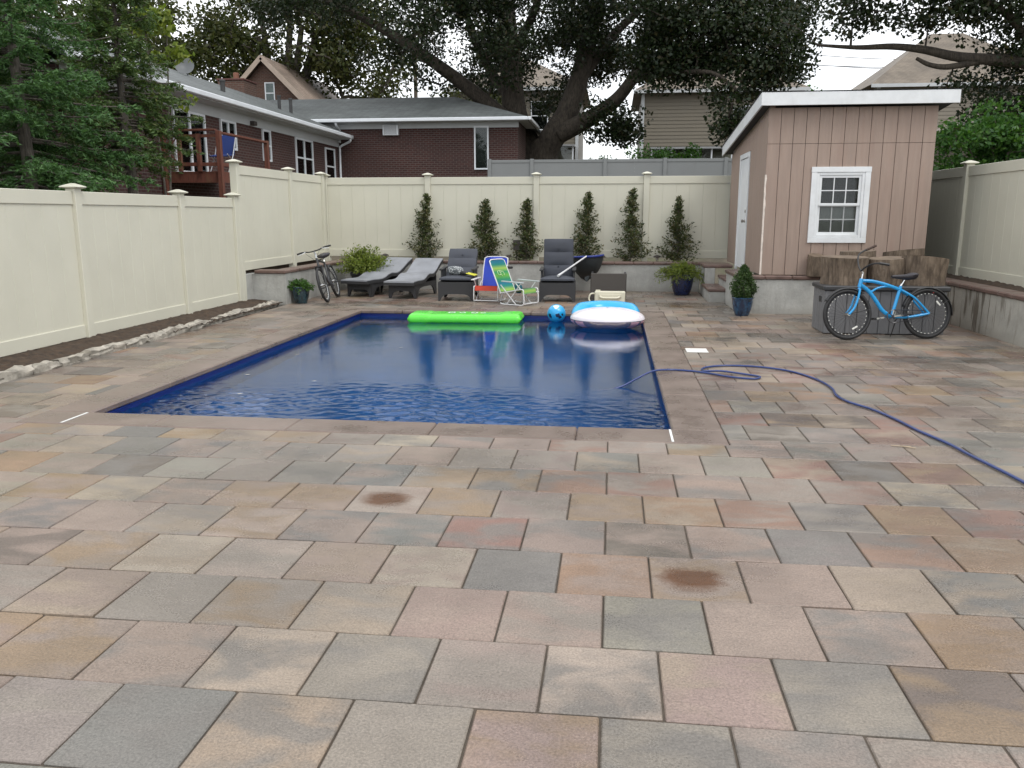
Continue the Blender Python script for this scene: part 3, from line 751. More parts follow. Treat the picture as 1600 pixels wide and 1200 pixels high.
def sash(z0, z1, y, name, mm):
    m_ = MB(); x0, x1 = a0 + t, a1 - t; s_ = .042
    m_.box(x0, x0 + s_, y, y + .025, z0, z1, .003).box(x1 - s_, x1, y, y + .025, z0, z1, .003).box(x0 + s_, x1 - s_, y, y + .025, z1 - s_, z1, .003).box(x0 + s_, x1 - s_, y, y + .025, z0, z0 + s_, .003)
    o = m_.build('sash', M_trim, win)
    gx0, gx1, gz0, gz1 = x0 + s_, x1 - s_, z0 + s_, z1 - s_
    pw_, ph_ = (gx1 - gx0) / 3, (gz1 - gz0) / 2
    for i in range(3):
        for j in range(2):
            MB().box(gx0 + i * pw_ + .007, gx0 + (i + 1) * pw_ - .007, y + .010, y + .014, gz0 + j * ph_ + .007, gz0 + (j + 1) * ph_ - .007).build('pane', M_glass, win)
    m_ = MB()
    for i in (1, 2): m_.box(gx0 + i * pw_ - .0075, gx0 + i * pw_ + .0075, y + .006, y + .018, gz0, gz1)
    m_.box(gx0, gx1, y + .0055, y + .0185, gz0 + ph_ - .0075, gz0 + ph_ + .0075); m_.build('muntin', mm, win)
    return gx0, gx1, gz0, gz1, y
M_mun2 = mat('muntin_grey', (.42, .43, .43), .6)
g_ = sash(zm - .01, b1 - t, fy - .005, 'upper', M_trim); g2 = sash(b0 + t, zm + .02, fy + .021, 'lower', M_mun2)
# pale roller shade drawn over the lower half inside
MB().box(WX0 + .02, WX1 - .02, SY0 + .13, SY0 + .135, WZ0 - .05, zm + .02).build('shade', mat('inner_shade', (.19, .175, .155), .9), win)
# door in the left wall
dr = MB().box(SX0 - .012, SX0 + .03, DY0 - .09, DY0, SZ - .08, DZ1 + .09, .004).box(SX0 - .012, SX0 + .03, DY1, DY1 + .09, SZ - .08, DZ1 + .09, .004).box(SX0 - .013, SX0 + .03, DY0, DY1, DZ1, DZ1 + .092, .004).build('door_frame', M_trim, shed)
M_door = mat('door_white', (.76, .78, .80), .4, var=.04)
mb = MB(); mb.box(SX0 + .006, SX0 + .0195, DY0 + .012, DY1 - .004, SZ - .02, DZ1 - .008, .004)
dl = mb.build('door', M_door, shed)
M_brass = mat('satin_metal', (.32, .30, .27), .35, metal=.9)
mb = MB(); mb.lathe([(.0, 0), (.028, .0), (.03, .012), (.018, .03), (.03, .05), (.028, .07), (0.001, .078)], 14)
mb.v = [(SX0 + .006 - z, DY0 + .09 + x, 1.50 + y) for x, y, z in mb.v]; mb.build('handle', M_brass, dl, smooth=40)
mb = MB(); mb.lathe([(.0, 0), (.03, .0), (.03, .02), (.0, .024)], 14); mb.v = [(SX0 + .006 - z, DY0 + .09 + x, 1.68 + y) for x, y, z in mb.v]; mb.build('lock', M_brass, dl, smooth=40)

# ================================================================ brick house
M_brick = brickmat('red_brick', (.060, .021, .018), (.040, .015, .014), (.10, .08, .072))
M_brick2 = brickmat('brown_brick', (.105, .05, .034), (.075, .037, .027), (.125, .10, .085))
M_shing = shinglemat('grey_shingle', (.115, .13, .128), (.085, .095, .095))
M_shing2 = shinglemat('brown_shingle', (.19, .155, .115), (.15, .12, .09))
M_tan = shinglemat('tan_shingle', (.30, .235, .19), (.26, .20, .16))
M_sof = mat('soffit_white', (.50, .52, .53), .6, var=.05)
M_alum = mat('gutter_white', (.70, .73, .76), .4, var=.05)
M_win = glassmat('house_glass')
def window(parent, wallaxis, c, u0, u1, z0, z1, out, div=1, cross=True, m=None, blind=None):
    """window on wall; wallaxis 'x': wall at Y=c spanning X; out=-1/+1 outward direction"""
    m = m or M_alum
    P = (lambda u0_, u1_, d0, d1: (u0_, u1_, c + out * d0, c + out * d1)) if wallaxis == 'x' else (lambda u0_, u1_, d0, d1: (c + out * d0, c + out * d1, u0_, u1_))
    def bx(b_, u0_, u1_, d0, d1, z0_, z1_):
        a = P(u0_, u1_, d0, d1); return b_.box(min(a[0], a[1]), max(a[0], a[1]), min(a[2], a[3]), max(a[2], a[3]), z0_, z1_)
    t = .055
    b_ = MB(); bx(b_, u0, u0 + t, -.01, .05, z0, z1); bx(b_, u1 - t, u1, -.01, .05, z0, z1); bx(b_, u0 + t, u1 - t, -.01, .05, z1 - t, z1); bx(b_, u0 + t, u1 - t, -.01, .06, z0, z0 + t)
    for i in range(1, div):
        uu = u0 + (u1 - u0) * i / div; bx(b_, uu - .035, uu + .035, -.01, .045, z0 + t, z1 - t)
    w_ = b_.build('window', m, parent)
    for i in range(div):
        p0 = u0 + (u1 - u0) * i / div + t * .7; p1 = u0 + (u1 - u0) * (i + 1) / div - t * .7
        bx(MB(), p0, p1, .012, .018, z0 + t, z1 - t).build('pane', M_win, w_)
        if cross:
            b_ = MB(); bx(b_, p0, p1, .02, .04, (z0 + z1) / 2 - .025, (z0 + z1) / 2 + .025); b_.build('rail', m, w_)
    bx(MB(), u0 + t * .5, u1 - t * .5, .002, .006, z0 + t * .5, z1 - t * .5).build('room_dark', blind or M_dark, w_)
    return w_
bh = empty('brick_house', (-9, 30, 1.5), 'red brick house with grey shingle roof and white gutters', 'house')
LX, CY, CXR = -10.5, 32.0, -3.62
MB().box(-17, LX, 15.5, 31.998, gh(-12, 20) - .1, 4.42).build('wall', M_brick, bh)
MB().box(-20, CXR, CY, 34.6, gh(-12, 30) - .3, 5.02).build('wall', M_brick, bh)
# left wing roof: eave along X=-10.05
def roofslab(name, pts, m, th=.12, parent=bh):
    b_ = MB(); n_ = len(pts); V = [tuple(p) for p in pts] + [(p[0], p[1], p[2] - th) for p in pts]
    b_.add(V, [tuple(range(n_)), tuple(range(n_, 2 * n_))[::-1]] + [(i, n_ + i, n_ + (i + 1) % n_, (i + 1) % n_) for i in range(n_)])
    return b_.build(name, m, parent, fixn=True)
E1 = 4.58
r1 = roofslab('roof', [(-10.02, 15.0, E1), (-10.02, 32.9, E1), (-13.6, 32.9, 6.0), (-13.6, 15.0, 6.0)], M_shing)
roofslab('roof', [(-13.602, 15.0, 6.0), (-13.602, 32.9, 6.0), (-17.4, 32.9, E1), (-17.4, 15.0, E1)], M_shing)
# frieze, soffit, gutter of the left wing
MB().box(LX, LX + .03, 15.5, 31.9, 4.13, 4.42).build('frieze', M_sof, bh)
MB().box(LX + .032, -10.04, 15.2, 31.9, 4.40, 4.44).build('soffit', M_sof, bh)
MB().box(-10.04, -9.91, 15.0, 32.0, 4.43, 4.56, .02).build('gutter', M_alum, bh)
MB().tube(curve([(-9.97, 31.7, 4.44), (-10.0, 31.75, 4.33), (-10.38, 31.8, 4.15), (-10.42, 31.8, 3.9), (-10.42, 31.8, 1.5)], 4), .045, 8).build('downspout', M_alum, bh, smooth=50)
# cross wing roof
E2 = 5.13; ex0, ex1, ey0, ey1 = -20.4, -3.2, 31.55, 39.0; rgy = (ey0 + ey1) / 2; rgz = 6.35
rx1 = -6.6
r2 = roofslab('roof', [(ex0, ey0, E2), (ex1, ey0, E2), (rx1, rgy, rgz), (ex0, rgy, rgz)], M_shing)
roofslab('roof', [(ex1, ey0 + .002, E2), (ex1, ey1, E2), (rx1, rgy + .002, rgz)], M_shing)
MB().box(CXR - 1, CXR, 34.6, 34.75, 1.2, 5.02).build('wall', M_brick, bh)
MB().box(-20, CXR + .03, CY - .03, CY, 4.80, 5.03).build('frieze', M_sof, bh)
MB().box(-20, CXR + .4, ey0 + .05, CY - .032, 5.0, 5.03).build('soffit', M_sof, bh)
MB().box(CXR + .032, ex1 - .03, CY - .03, 34.7, 5.0, 5.03).build('soffit', M_sof, bh)
MB().box(-14, ex1, ey0 - .12, ey0, E2 - .13, E2 - .005, .02).build('gutter', M_alum, bh)
MB().box(ex1, ex1 + .12, ey0 - .1, 35.0, E2 - .13, E2 - .005, .02).build('gutter', M_alum, bh)
MB().tube(curve([(-10.45, 31.5, 5.03), (-10.45, 31.6, 4.9), (-10.45, 31.93, 4.75), (-10.45, 31.93, 4.5), (-10.45, 31.93, 4.3)], 4), .05, 8).build('downspout', M_alum, bh, smooth=50)
mb = MB(); mb.bar((-13.2, 31.9, 5.02), (-10.3, 31.85, 4.62), .04, .14); mb.build('flashing', M_alum, bh)
M_curt = mat('curtain_grey', (.16, .18, .17), .9, var=.2, vs=4)
window(bh, 'y', LX, 22.02, 22.95, 3.36, 4.12, 1, 2, False)
window(bh, 'y', LX, 24.75, 25.35, 3.20, 4.12, 1, 1, True)
window(bh, 'y', LX, 27.4, 29.0, 2.85, 4.12, 1, 2, True, None, M_curt)
window(bh, 'y', LX, 30.3, 31.35, 2.70, 4.02, 1, 1, True)
dw = window(bh, 'y', LX, 19.55, 21.15, 2.62, 4.12, 1, 2, False)
window(bh, 'x', CY, -5.27, -4.72, 3.28, 4.86, -1, 1, False)
# wall air conditioner
ac = MB().box(-8.74, -8.14, CY - .16, CY - .002, 4.55, 4.93, .01).build('air_conditioner', M_alum, bh)
M_grille = mat('grille_grey', (.20, .20, .20), .6)
mb = MB(); 
for i in range(9): mb.box(-8.68, -8.22, CY - .172, CY - .162, 4.585 + i * .036, 4.603 + i * .036)
mb.build('grille', M_alum, ac)
MB().box(-8.69, -8.21, CY - .1625, CY - .1605, 4.575, 4.905).build('grille_back', M_grille, ac)
mb = MB(); mb.box(LX + .03, LX + .16, 23.9, 24.12, 4.14, 4.26, .01); mb.build('flood_lamp', mat('lamp_bronze', (.05, .04, .035), .5), bh)
for (x, y, z0, hgt, rr) in ((-11.5, 24.5, 5.08, .36, .07), (-11.6, 29.0, 5.1, .5, .06), (-11.5, 29.8, 5.1, .5, .06), (-15.0, 34.9, 6.2, .5, .06)):
    MB().lathe([(rr, -.15), (rr, hgt), (rr * 1.25, hgt), (rr * 1.25, hgt + .05), (rr * .9, hgt + .06)], 10, (x, y, z0)).build('vent_pipe', M_roof, bh, smooth=40)
ch = MB().box(-14.5, -13.5, 30.5, 31.6, 5.3, 6.42, .01).build('chimney', M_brick2, bh)
MB().box(-14.53, -13.47, 30.46, 31.64, 6.422, 6.48, .01).build('chimney_cap', mat('red_cap', (.10, .035, .028), .7), ch)
MB().lathe([(.10, 0), (.11, .25), (.09, .27)], 12, (-14.0, 31.0, 6.48)).build('flue', mat('flue_clay', (.20, .09, .06), .8), ch, smooth=40)
# dish shape standing in for a roof end on the left wing
mb = MB(); mb.lathe([(0.02, .0), (.22, .03), (.34, .09), (.40, .16), (.405, .17), (.39, .165), (.2, .06), (0.01, .035)], 24)
Mx = Matrix.Translation((-13.1, 25.4, 6.02)) @ Matrix.Rotation(R(25), 4, 'Z') @ Matrix.Rotation(R(68), 4, 'X') @ Matrix.Scale(.7, 4)
mb.v = [tuple(Mx @ Vector(p)) for p in mb.v]
M_dish = mat('dish_grey', (.10, .108, .112), .5)
ds = mb.build('roof_end_dish', M_dish, None, smooth=50, label='grey dish shape standing in for a roof end on the grey shingle roof', cat='dish')
MB().tube([(-13.1, 25.5, 6.0), (-13.12, 25.6, 5.9), (-13.12, 25.6, 5.5)], .025, 8).build('mast', M_dish, ds)
# deck
dk = empty('wooden_deck', (-9.8, 19.8, -.06), 'red-brown wooden deck with lattice rail beside the brick house', 'deck')
M_rw = mat('redwood_stain', (.13, .042, .026), .7, var=.35, vs=5, bump=.3, bs=25, stretch=(4, 4, 1), dirt=((.16, .10, .05), .6, 2))
DZ = 2.60
for x, y in ((-9.05, 18.9), (-9.05, 21.6), (-10.42, 18.9), (-11.8, 18.9)): MB().box(x - .055, x + .055, y - .055, y + .055, -.06, 3.50, .006).build('post', M_rw, dk)
for x in (-9.55, -10.02): MB().box(x - .045, x + .045, 18.86, 18.94, DZ, 3.44, .005).build('post', M_rw, dk)
MB().box(-9.10, -9.00, 18.955, 21.545, 3.44, 3.49, .005).build('handrail', M_rw, dk); MB().box(-11.75, -9.105, 18.83, 18.97, 3.502, 3.545, .005).build('handrail', M_rw, dk)
MB().box(-11.74, -9.11, 18.88, 18.92, 3.36, 3.43, .004).build('rail', M_rw, dk); MB().box(-11.74, -9.11, 18.88, 18.92, 2.72, 2.80, .004).build('rail', M_rw, dk)
MB().box(-9.07, -9.03, 18.96, 21.54, 2.72, 2.80, .004).build('rail', M_rw, dk)
for i in range(12): MB().box(-11.8 + i * .229, -11.8 + i * .229 + .222, 18.95, 21.6, DZ - .035, DZ, .003).build('plank', M_rw, dk)
MB().box(-11.9, -9.0, 18.955, 19.0, DZ - .25, DZ - .037).build('joist', M_rw, dk); MB().box(-9.04, -9.0, 19.002, 21.6, DZ - .25, DZ - .037).build('joist', M_rw, dk)
mb = MB()
for i in range(12):
    for s_ in (1, -1):
        u = -11.70 + i * .11; a, b_ = (u, 2.80), (u + .52 * 1, 3.36)
        if s_ < 0: a, b_ = (u + .52, 2.80), (u, 3.36)
        if max(a[0], b_[0]) > -10.06: continue
        mb.bar((a[0], 18.90 + .006 * s_, a[1]), (b_[0], 18.90 + .006 * s_, b_[1]), .028, .009, up=(0, 1, 0))
tag(mb.build('lattice', M_rw, dk), kind='stuff')
bc = empty('deck_chair', (-9.45, 19.9, DZ), 'blue folding chair standing on the red-brown deck', 'chair')
M_bl = mat('blue_canvas', (.012, .035, .17), .7)
M_al = mat('aluminium_tube', (.62, .63, .64), .35, metal=.8, var=.05)
MB().obox((-9.45, 20.12, DZ + .68), (.22, 0, 0), (0, .012, .004), (0, .07, .24), .005).build('backrest', M_bl, bc)
MB().obox((-9.45, 19.85, DZ + .42), (.22, 0, 0), (0, .2, .03), (0, -.002, .012), .004).build('seat', M_bl, bc)
for s_ in (-1, 1):
    x = -9.45 + .23 * s_
    MB().tube([(x, 19.65, DZ), (x, 19.95, DZ + .42), (x, 20.2, DZ + .95)], .013, 6).build('leg', M_al, bc); MB().tube([(x, 20.15, DZ), (x, 19.9, DZ + .3), (x, 19.66, DZ + .44)], .013, 6).build('leg', M_al, bc)

# ================================================================ other houses
gb = empty('gable_house', (-18, 46, 1.5), 'brown brick house with steep tan gable roof rising behind the grey roof', 'house')
gy_ = 45.0; gx_, gz_ = -18.75, 9.65
sl_ = 1.0
def gp(x): return gz_ - abs(x - gx_) * sl_
mb = MB(); mb.prism([(gx_ - 4.6, 1.2), (gx_ + 4.6, 1.2), (gx_ + 4.6, gp(gx_ + 4.6)), (gx_, gz_), (gx_ - 4.6, gp(gx_ - 4.6))], lambda u, v, a: (u, a, v), gy_, gy_ + 10); mb.build('wall', M_brick2, gb, fixn=True)
for s_ in (-1, 1):
    e = gx_ + s_ * 5.0
    roofslab('roof', [(gx_, gy_ - .35, gz_ + .25), (e, gy_ - .35, gp(e) + .25), (e, gy_ + 10.3, gp(e) + .25), (gx_, gy_ + 10.3, gz_ + .25)], M_tan, .16, gb)
    mb = MB(); mb.bar((gx_, gy_ - .37, gz_ + .12), (e, gy_ - .37, gp(e) + .12), .03, .24); mb.build('bargeboard', mat('barge_tan', (.40, .32, .26), .6), gb)
window(gb, 'x', gy_, -18.75, -18.2, 7.45, 8.55, -1, 1, True, M_alum, M_curt)
M_side = mat('beige_siding', (.165, .145, .11), .6, var=.06, vs=1.5)
M_side2 = mat('tan_siding', (.21, .185, .145), .6, var=.06, vs=1.5)
def siding(parent, x0, x1, y, z0, z1, m, h_=.2):
    n_ = int((z1 - z0) / h_); 
    for i in range(n_):
        z = z0 + i * h_; b_ = MB()
        b_.add([(x0, y - .03, z), (x1, y - .03, z), (x1, y - .004, z + h_), (x0, y - .004, z + h_), (x0, y, z), (x1, y, z)], [(0, 1, 2, 3), (4, 5, 1, 0)])
        b_.build('siding_board', m, parent)
def beige(name, label, x0, x1, y, z1, m, roofm, hz, wins, bay, overhang=.5):
    r_ = empty(name, ((x0 + x1) / 2, y + 4, 1.45), label, 'house')
    MB().box(x0, x1, y, y + 9, 1.2, z1).build('wall', m, r_)
    siding(r_, x0, x1, y, z1 - 3.4, z1 - .02, m)
    o = overhang; cxm = (x0 + x1) / 2; cy_ = y + 4.5; hw = max(.1, (x1 - x0) / 2 - 4)
    ee = [(x0 - o, y - o, z1), (x1 + o, y - o, z1), (x1 + o, y + 9 + o, z1), (x0 - o, y + 9 + o, z1)]
    ra_, rb2 = (cxm - hw, cy_, hz), (cxm + hw, cy_, hz)
    b_ = MB(); b_.add(ee + [ra_, rb2], [(0, 1, 5, 4), (1, 2, 5), (2, 3, 4, 5), (3, 0, 4), (3, 2, 1, 0)]); b_.build('roof', roofm, r_)
    MB().box(x0 - o, x1 + o, y - o - .03, y - o, z1 - .16, z1 + .02).build('fascia', M_sof, r_)
    MB().box(x0 - .06, x0 + .12, y - .08, y - .035, 1.2, z1 - .02).build('corner_board', M_sof, r_); MB().box(x1 - .12, x1 + .06, y - .08, y - .035, 1.2, z1 - .02).build('corner_board', M_sof, r_)
    for (u0, u1, z0, z1_, dv) in wins: window(r_, 'x', y - .035, u0, u1, z0, z1_, -1, dv, True)
    if bay:
        u0, u1, z0, z1_ = bay
        MB().box(u0, u1, y - 1.2, y - .035, 1.3, z0).build('porch_wall', M_side2, r_)
        MB().box(u0 - .1, u1 + .1, y - 1.35, y - .035, z1_, z1_ + .10).build('porch_roof', mat('awning_grey', (.30, .31, .32), .4), r_)
        k = max(2, int((u1 - u0) / 1.0))
        for i in range(k + 1): MB().box(u0 + (u1 - u0) * i / k - .04, u0 + (u1 - u0) * i / k + .04, y - 1.2, y - 1.12, z0, z1_).build('mullion', M_alum, r_)
        for i in range(k): MB().box(u0 + (u1 - u0) * i / k + .04, u0 + (u1 - u0) * (i + 1) / k - .04, y - 1.18, y - 1.15, z0, z1_).build('pane', M_win, r_)
    return r_
beige('siding_house', 'beige siding house standing behind the forked trunk of the big tree', -9.5, -2.2, 50, 8.7, M_side, M_shing2, 11.2, [(-4.9, -3.9, 6.4, 8.0, 1)], (-4.6, -2.4, 4.0, 5.4))
beige('siding_house', 'beige siding house with brown hip roof rising behind the shed', 1.45, 10.0, 50, 8.45, M_side, M_shing2, 11.6, [(6.5, 7.5, 6.2, 7.6, 1)], (2.0, 6.4, 4.2, 5.2))
beige('siding_house', 'brown-roofed siding house seen over the shed roof under the long bare limb', 14.2, 24.0, 50, 8.55, M_side2, M_shing2, 12.0, [(16.0, 17.2, 6.2, 7.8, 1)], None)
beige('siding_house', 'pale siding house half hidden by the leafy bush past the shaded fence', 12.2, 20.0, 26.5, 4.6, M_side, M_shing2, 6.4, [], None)
# overhead wires
M_wire = mat('wire_black', (.04, .04, .045), .7)
for i, (za, zb_) in enumerate(((12.6, 11.6), (12.0, 11.0), (11.9, 11.1), (6.9, 6.7))):
    if i < 3: p = [(-5, 60, za + 1.2), (5, 60, za + .1), (10, 60, za - .4), (18, 60, zb_ - .05), (26, 60, zb_ + .2), (40, 60, zb_ + 1.3)]
    else: p = [(-12, 58, 8.1), (-6, 58, 7.4), (0, 58, 7.0), (4, 58, 7.05), (10, 58, 7.6)]
    MB().tube(curve(p, 8), .02, 5).build('overhead_wire', M_wire, label=['upper thin black utility wire crossing the sky above the shed', 'middle thin black utility wire crossing the sky above the shed', 'lower thin black utility wire crossing the sky above the shed', 'thin black wire crossing the gap between the two siding houses'][i], cat='wire', group='utility wires')
# poles that carry the wires
M_pole = mat('pole_wood', (.10, .08, .06), .9)
for x, l_ in ((-14.0, 'wooden utility pole behind the siding houses by the big tree'), (46.0, 'wooden utility pole far past the shaded fence')): MB().tube([(x, 60, 1.3), (x, 60, 14.5)], [.16, .12], 10).build('utility_pole', M_pole, label=l_, cat='pole', smooth=50)
# ================================================================ yard objects
def place(root, loc, rz_=0.0, lean=None):
    root.location = loc
    m_ = Matrix.Rotation(rz_, 3, 'Z')
    if lean: m_ = m_ @ Matrix.Rotation(lean[1], 3, lean[0])
    root.rotation_euler = m_.to_euler(); ORG[root.name] = (0, 0, 0)
def ring(R_, r, n=40, k=8, y=0.0, c=(0, 0, 0), a0=0, a1=360, b_=None, flat=1.0):
    """torus lying in the local XZ plane"""
    full_ = abs(a1 - a0) >= 360
    m_ = n if full_ else n + 1
    pts = [(c[0] + R_ * math.cos(R(a0 + (a1 - a0) * i / n)), y + c[1], c[2] + R_ * math.sin(R(a0 + (a1 - a0) * i / n))) for i in range(m_)]
    b_ = b_ or MB(); b_.tube(pts, r, k, closed=full_); return b_
M_tyre = mat('tyre_rubber', (.018, .018, .019), .6, var=.2, vs=20)
M_blk = mat('black_plastic', (.02, .02, .021), .45, var=.15, vs=15)
M_chrome = mat('chrome', (.72, .73, .74), .18, metal=1.0, var=.05)
M_rimb = mat('rim_black', (.025, .025, .027), .35)
M_bblue = mat('bike_blue', (.012, .30, .66), .28, var=.06, coat=.5)
M_bgrey = mat('bike_charcoal', (.045, .045, .05), .35, var=.1, coat=.3)
M_sadd = mat('saddle_vinyl', (.03, .027, .033), .5)
M_refl = mat('reflector_white', (.75, .75, .70), .3)
def wheel(parent, x, z, R_, rimm, spm, refl=None):
    rim = ring(R_ - .052, .0095, 40, 6).v; 
    w_ = MB(); ring(R_ - .056, .010, 44, 6, 0, (x, 0, z), b_=w_); o = w_.build('wheel', rimm, parent, smooth=60)
    t_ = MB(); ring(R_ - .026, .026, 44, 8, 0, (x, 0, z), b_=t_); t_.build('tyre', M_tyre, o, smooth=60)
    h_ = MB().tube([(x, -.05, z), (x, .05, z)], .022, 10); h_.build('hub', M_chrome, o, smooth=40)
    s_ = MB()
    for i in range(32):
        a = 2 * math.pi * i / 32 + .1; sd_ = .03 if i % 2 else -.03
        s_.tube([(x + .02 * math.cos(a + .9), sd_, z + .02 * math.sin(a + .9)), (x + (R_ - .062) * math.cos(a), 0, z + (R_ - .062) * math.sin(a))], .0016, 3, caps=False)
    s_.build('spokes', spm, o, kind='stuff')
    # nipples read as bright dots round the rim
    d_ = MB()
    for i in range(32):
        a = 2 * math.pi * i / 32 + .1; p = (x + (R_ - .072) * math.cos(a), 0, z + (R_ - .072) * math.sin(a))
        d_.obox(p, (.005, 0, 0), (0, .005, 0), (0, 0, .005))
    d_.build('nipples', M_refl, o, kind='stuff')
    if refl is not None:
        a = R(refl); p = (x + .20 * math.cos(a), -.02, z + .20 * math.sin(a))
        MB().obox(p, (.04 * math.sin(a), 0, -.04 * math.cos(a)), (0, .006, 0), (.011 * math.cos(a), 0, .011 * math.sin(a)), .003).build('reflector', M_refl, o)
    return o
def bike_common(root, fm, hubs, R_, bb, head, seat, saddle, rimm, spm, fender, refl=(None, None)):
    fx, rx = hubs
    wheel(root, fx, R_, R_, rimm, spm, refl[0]); wheel(root, rx, R_, R_, rimm, spm, refl[1])
    # saddle
    sx_, sz_ = saddle
    b_ = MB(); prof = [(-.16, .024, .022), (-.12, .032, .03), (-.02, .05, .042), (.05, .10, .055), (.10, .135, .065), (.145, .12, .058), (.165, .06, .03)]
    V = []; F = []; k = 10
    for px_, wd, ht in prof:
        for i in range(k):
            a = 2 * math.pi * i / k; V.append((sx_ + px_, wd * math.cos(a), sz_ + ht * math.sin(a) * (.55 if math.sin(a) > 0 else 1.0) + (.012 if px_ > .05 else 0)))
    for i in range(len(prof) - 1):
        for j in range(k): F.append((i * k + j, i * k + (j + 1) % k, (i + 1) * k + (j + 1) % k, (i + 1) * k + j))
    F += [tuple(range(k))[::-1], tuple((len(prof) - 1) * k + j for j in range(k))]
    b_.add(V, F); b_.build('saddle', M_sadd, root, smooth=60, fixn=True)
    MB().tube([seat, (sx_ + .03, 0, sz_ - .03)], .0135, 8).build('seat_post', M_chrome, root, smooth=40)
    if fender:
        for hx, a0, a1 in ((fx, 52, 150), (rx, -5, 165)):
            b_ = MB(); rr = R_ + .018; n_ = 22; V = []
            for i in range(n_ + 1):
                a = R(a0 + (a1 - a0) * i / n_)
                for w_, dr in ((-.034, -.016), (-.02, 0), (.02, 0), (.034, -.016)): V.append((hx + (rr + dr) * math.cos(a), w_, R_ + (rr + dr) * math.sin(a)))
            b_.add(V, [(i * 4 + j, i * 4 + j + 1, (i + 1) * 4 + j + 1, (i + 1) * 4 + j) for i in range(n_) for j in range(3)])
            fo = b_.build('fender', M_blk, root, smooth=60)
            md = fo.modifiers.new('thick', 'SOLIDIFY'); md.thickness = .003
        b_ = MB().tube([(fx, -.045, R_), (fx + .30, -.035, R_ + .06)], .003, 5).tube([(fx, .045, R_), (fx + .30, .035, R_ + .06)], .003, 5)
        b_.tube([(rx, -.05, R_), (rx + .29, -.035, R_ + .18)], .003, 5).tube([(rx, .05, R_), (rx + .29, .035, R_ + .18)], .003, 5); b_.build('fender_stay', M_blk, root)
    # crank, chainring, pedals
    c_ = MB(); ring(.085, .006, 28, 6, -.045, (bb[0], 0, bb[2]), b_=c_); 
    for i in range(5):
        a = 2 * math.pi * i / 5; c_.bar((bb[0], -.045, bb[2]), (bb[0] + .085 * math.cos(a), -.045, bb[2] + .085 * math.sin(a)), .012, .005, up=(0, 1, 0))
    c_.tube([(bb[0], -.06, bb[2]), (bb[0], .06, bb[2])], .022, 10)
    co = c_.build('crank', M_bgrey, root, smooth=50)
    for sy_, a in ((-1, R(8)), (1, R(188))):
        e = (bb[0] + .165 * math.cos(a), .075 * sy_, bb[2] + .165 * math.sin(a))
        MB().bar((bb[0], .062 * sy_, bb[2]), e, .014, .022).build('crank_arm', M_chrome, co)
        MB().box(e[0] - .048, e[0] + .048, min(e[1], e[1] + .09 * sy_), max(e[1], e[1] + .09 * sy_), e[2] - .012, e[2] + .012, .004).build('pedal', M_blk, co)
    ch_ = MB(); ch_.tube([(bb[0], -.045, bb[2] + .088), (rx, -.045, R_ + .035)], .005, 4).tube([(bb[0], -.045, bb[2] - .088), (rx, -.045, R_ - .035)], .005, 4); ch_.build('chain', M_bgrey, root)
# ---- blue cruiser bicycle (front towards -x)
bk = empty('bicycle', (0, 0, 0), 'bright blue cruiser bicycle with black fenders leaning by the grey deck box', 'bicycle')
RW = .335; FX, RX = -.55, .55; BB = (.06, 0, .30); HT = (-.355, 0, .80); HB = (-.385, 0, .69); ST = (.185, 0, .70)
bike_common(bk, M_bblue, (FX, RX), RW, BB, HT, ST, (.22, .83), M_rimb, M_blk, True, (-62, 42))
fr = MB()
fr.tube([HB, HT], .026, 10)
fr.tube(curve([(-.36, 0, .775), (-.20, 0, .765), (.0, 0, .715), (.19, 0, .645), (.36, 0, .545), (.55, -.045, .36)], 6)[:22], .023, 8)
fr.tube(curve([(-.37, 0, .725), (-.25, 0, .63), (-.15, 0, .50), (-.06, 0, .375), BB], 7), .026, 10)
fr.tube(curve([(-.24, 0, .62), (-.12, 0, .68), (.02, 0, .695), (.19, 0, .645)], 6), .0145, 8)
fr.tube([BB, ST], .022, 10)
for s_ in (-1, 1):
    fr.tube(curve([(.19, .022 * s_, .645), (.36, .045 * s_, .535), (.55, .055 * s_, RW)], 6), .0145, 8)
    fr.tube(curve([(.07, .03 * s_, .295), (.22, .05 * s_, .285), (.42, .055 * s_, .31), (.55, .055 * s_, RW)], 6), .0145, 8)
fr.tube([(BB[0], -.04, BB[2]), (BB[0], .04, BB[2])], .026, 12)
fr.build('frame', M_bblue, bk, smooth=50)
fk = MB().tube([(-.375, 0, .70), (-.39, 0, .66)], .02, 8)
for s_ in (-1, 1): fk.tube(curve([(-.39, .03 * s_, .665), (-.43, .052 * s_, .54), (-.48, .055 * s_, .42), (-.55, .055 * s_, RW)], 6), .016, 8)
fk.build('fork', M_bblue, bk, smooth=50)
hb = MB(); hb.tube([(-.352, 0, .80), (-.335, 0, .875)], .012, 8); hb.tube([(-.335, 0, .875), (-.36, 0, .90)], .016, 8)
hb.build('stem', M_chrome, bk, smooth=50)
hd = MB()
hd.tube(curve([(-.36, 0, .90), (-.34, .10, .97), (-.29, .22, 1.10), (-.20, .30, 1.18), (.02, .36, 1.27)], 6), .011, 8)
hd.tube(curve([(-.36, 0, .90), (-.37, -.09, .93), (-.345, -.2, .965), (-.29, -.28, .975), (-.17, -.31, .955)], 6), .011, 8)
hn = hd.build('handlebar', M_blk, bk, smooth=50)
MB().tube([(-.12, .328, 1.215), (.04, .365, 1.277)], .0165, 10).build('grip', mat('grip_brown', (.05, .028, .02), .7), hn, smooth=50)
MB().tube([(-.27, -.29, .974), (-.15, -.312, .952)], .0165, 10).build('grip', M_blk, hn, smooth=50)
MB().box(.625, .64, -.02, .02, .60, .64, .004).build('tail_reflector', mat('reflector_red', (.3, .02, .02), .3), bk)
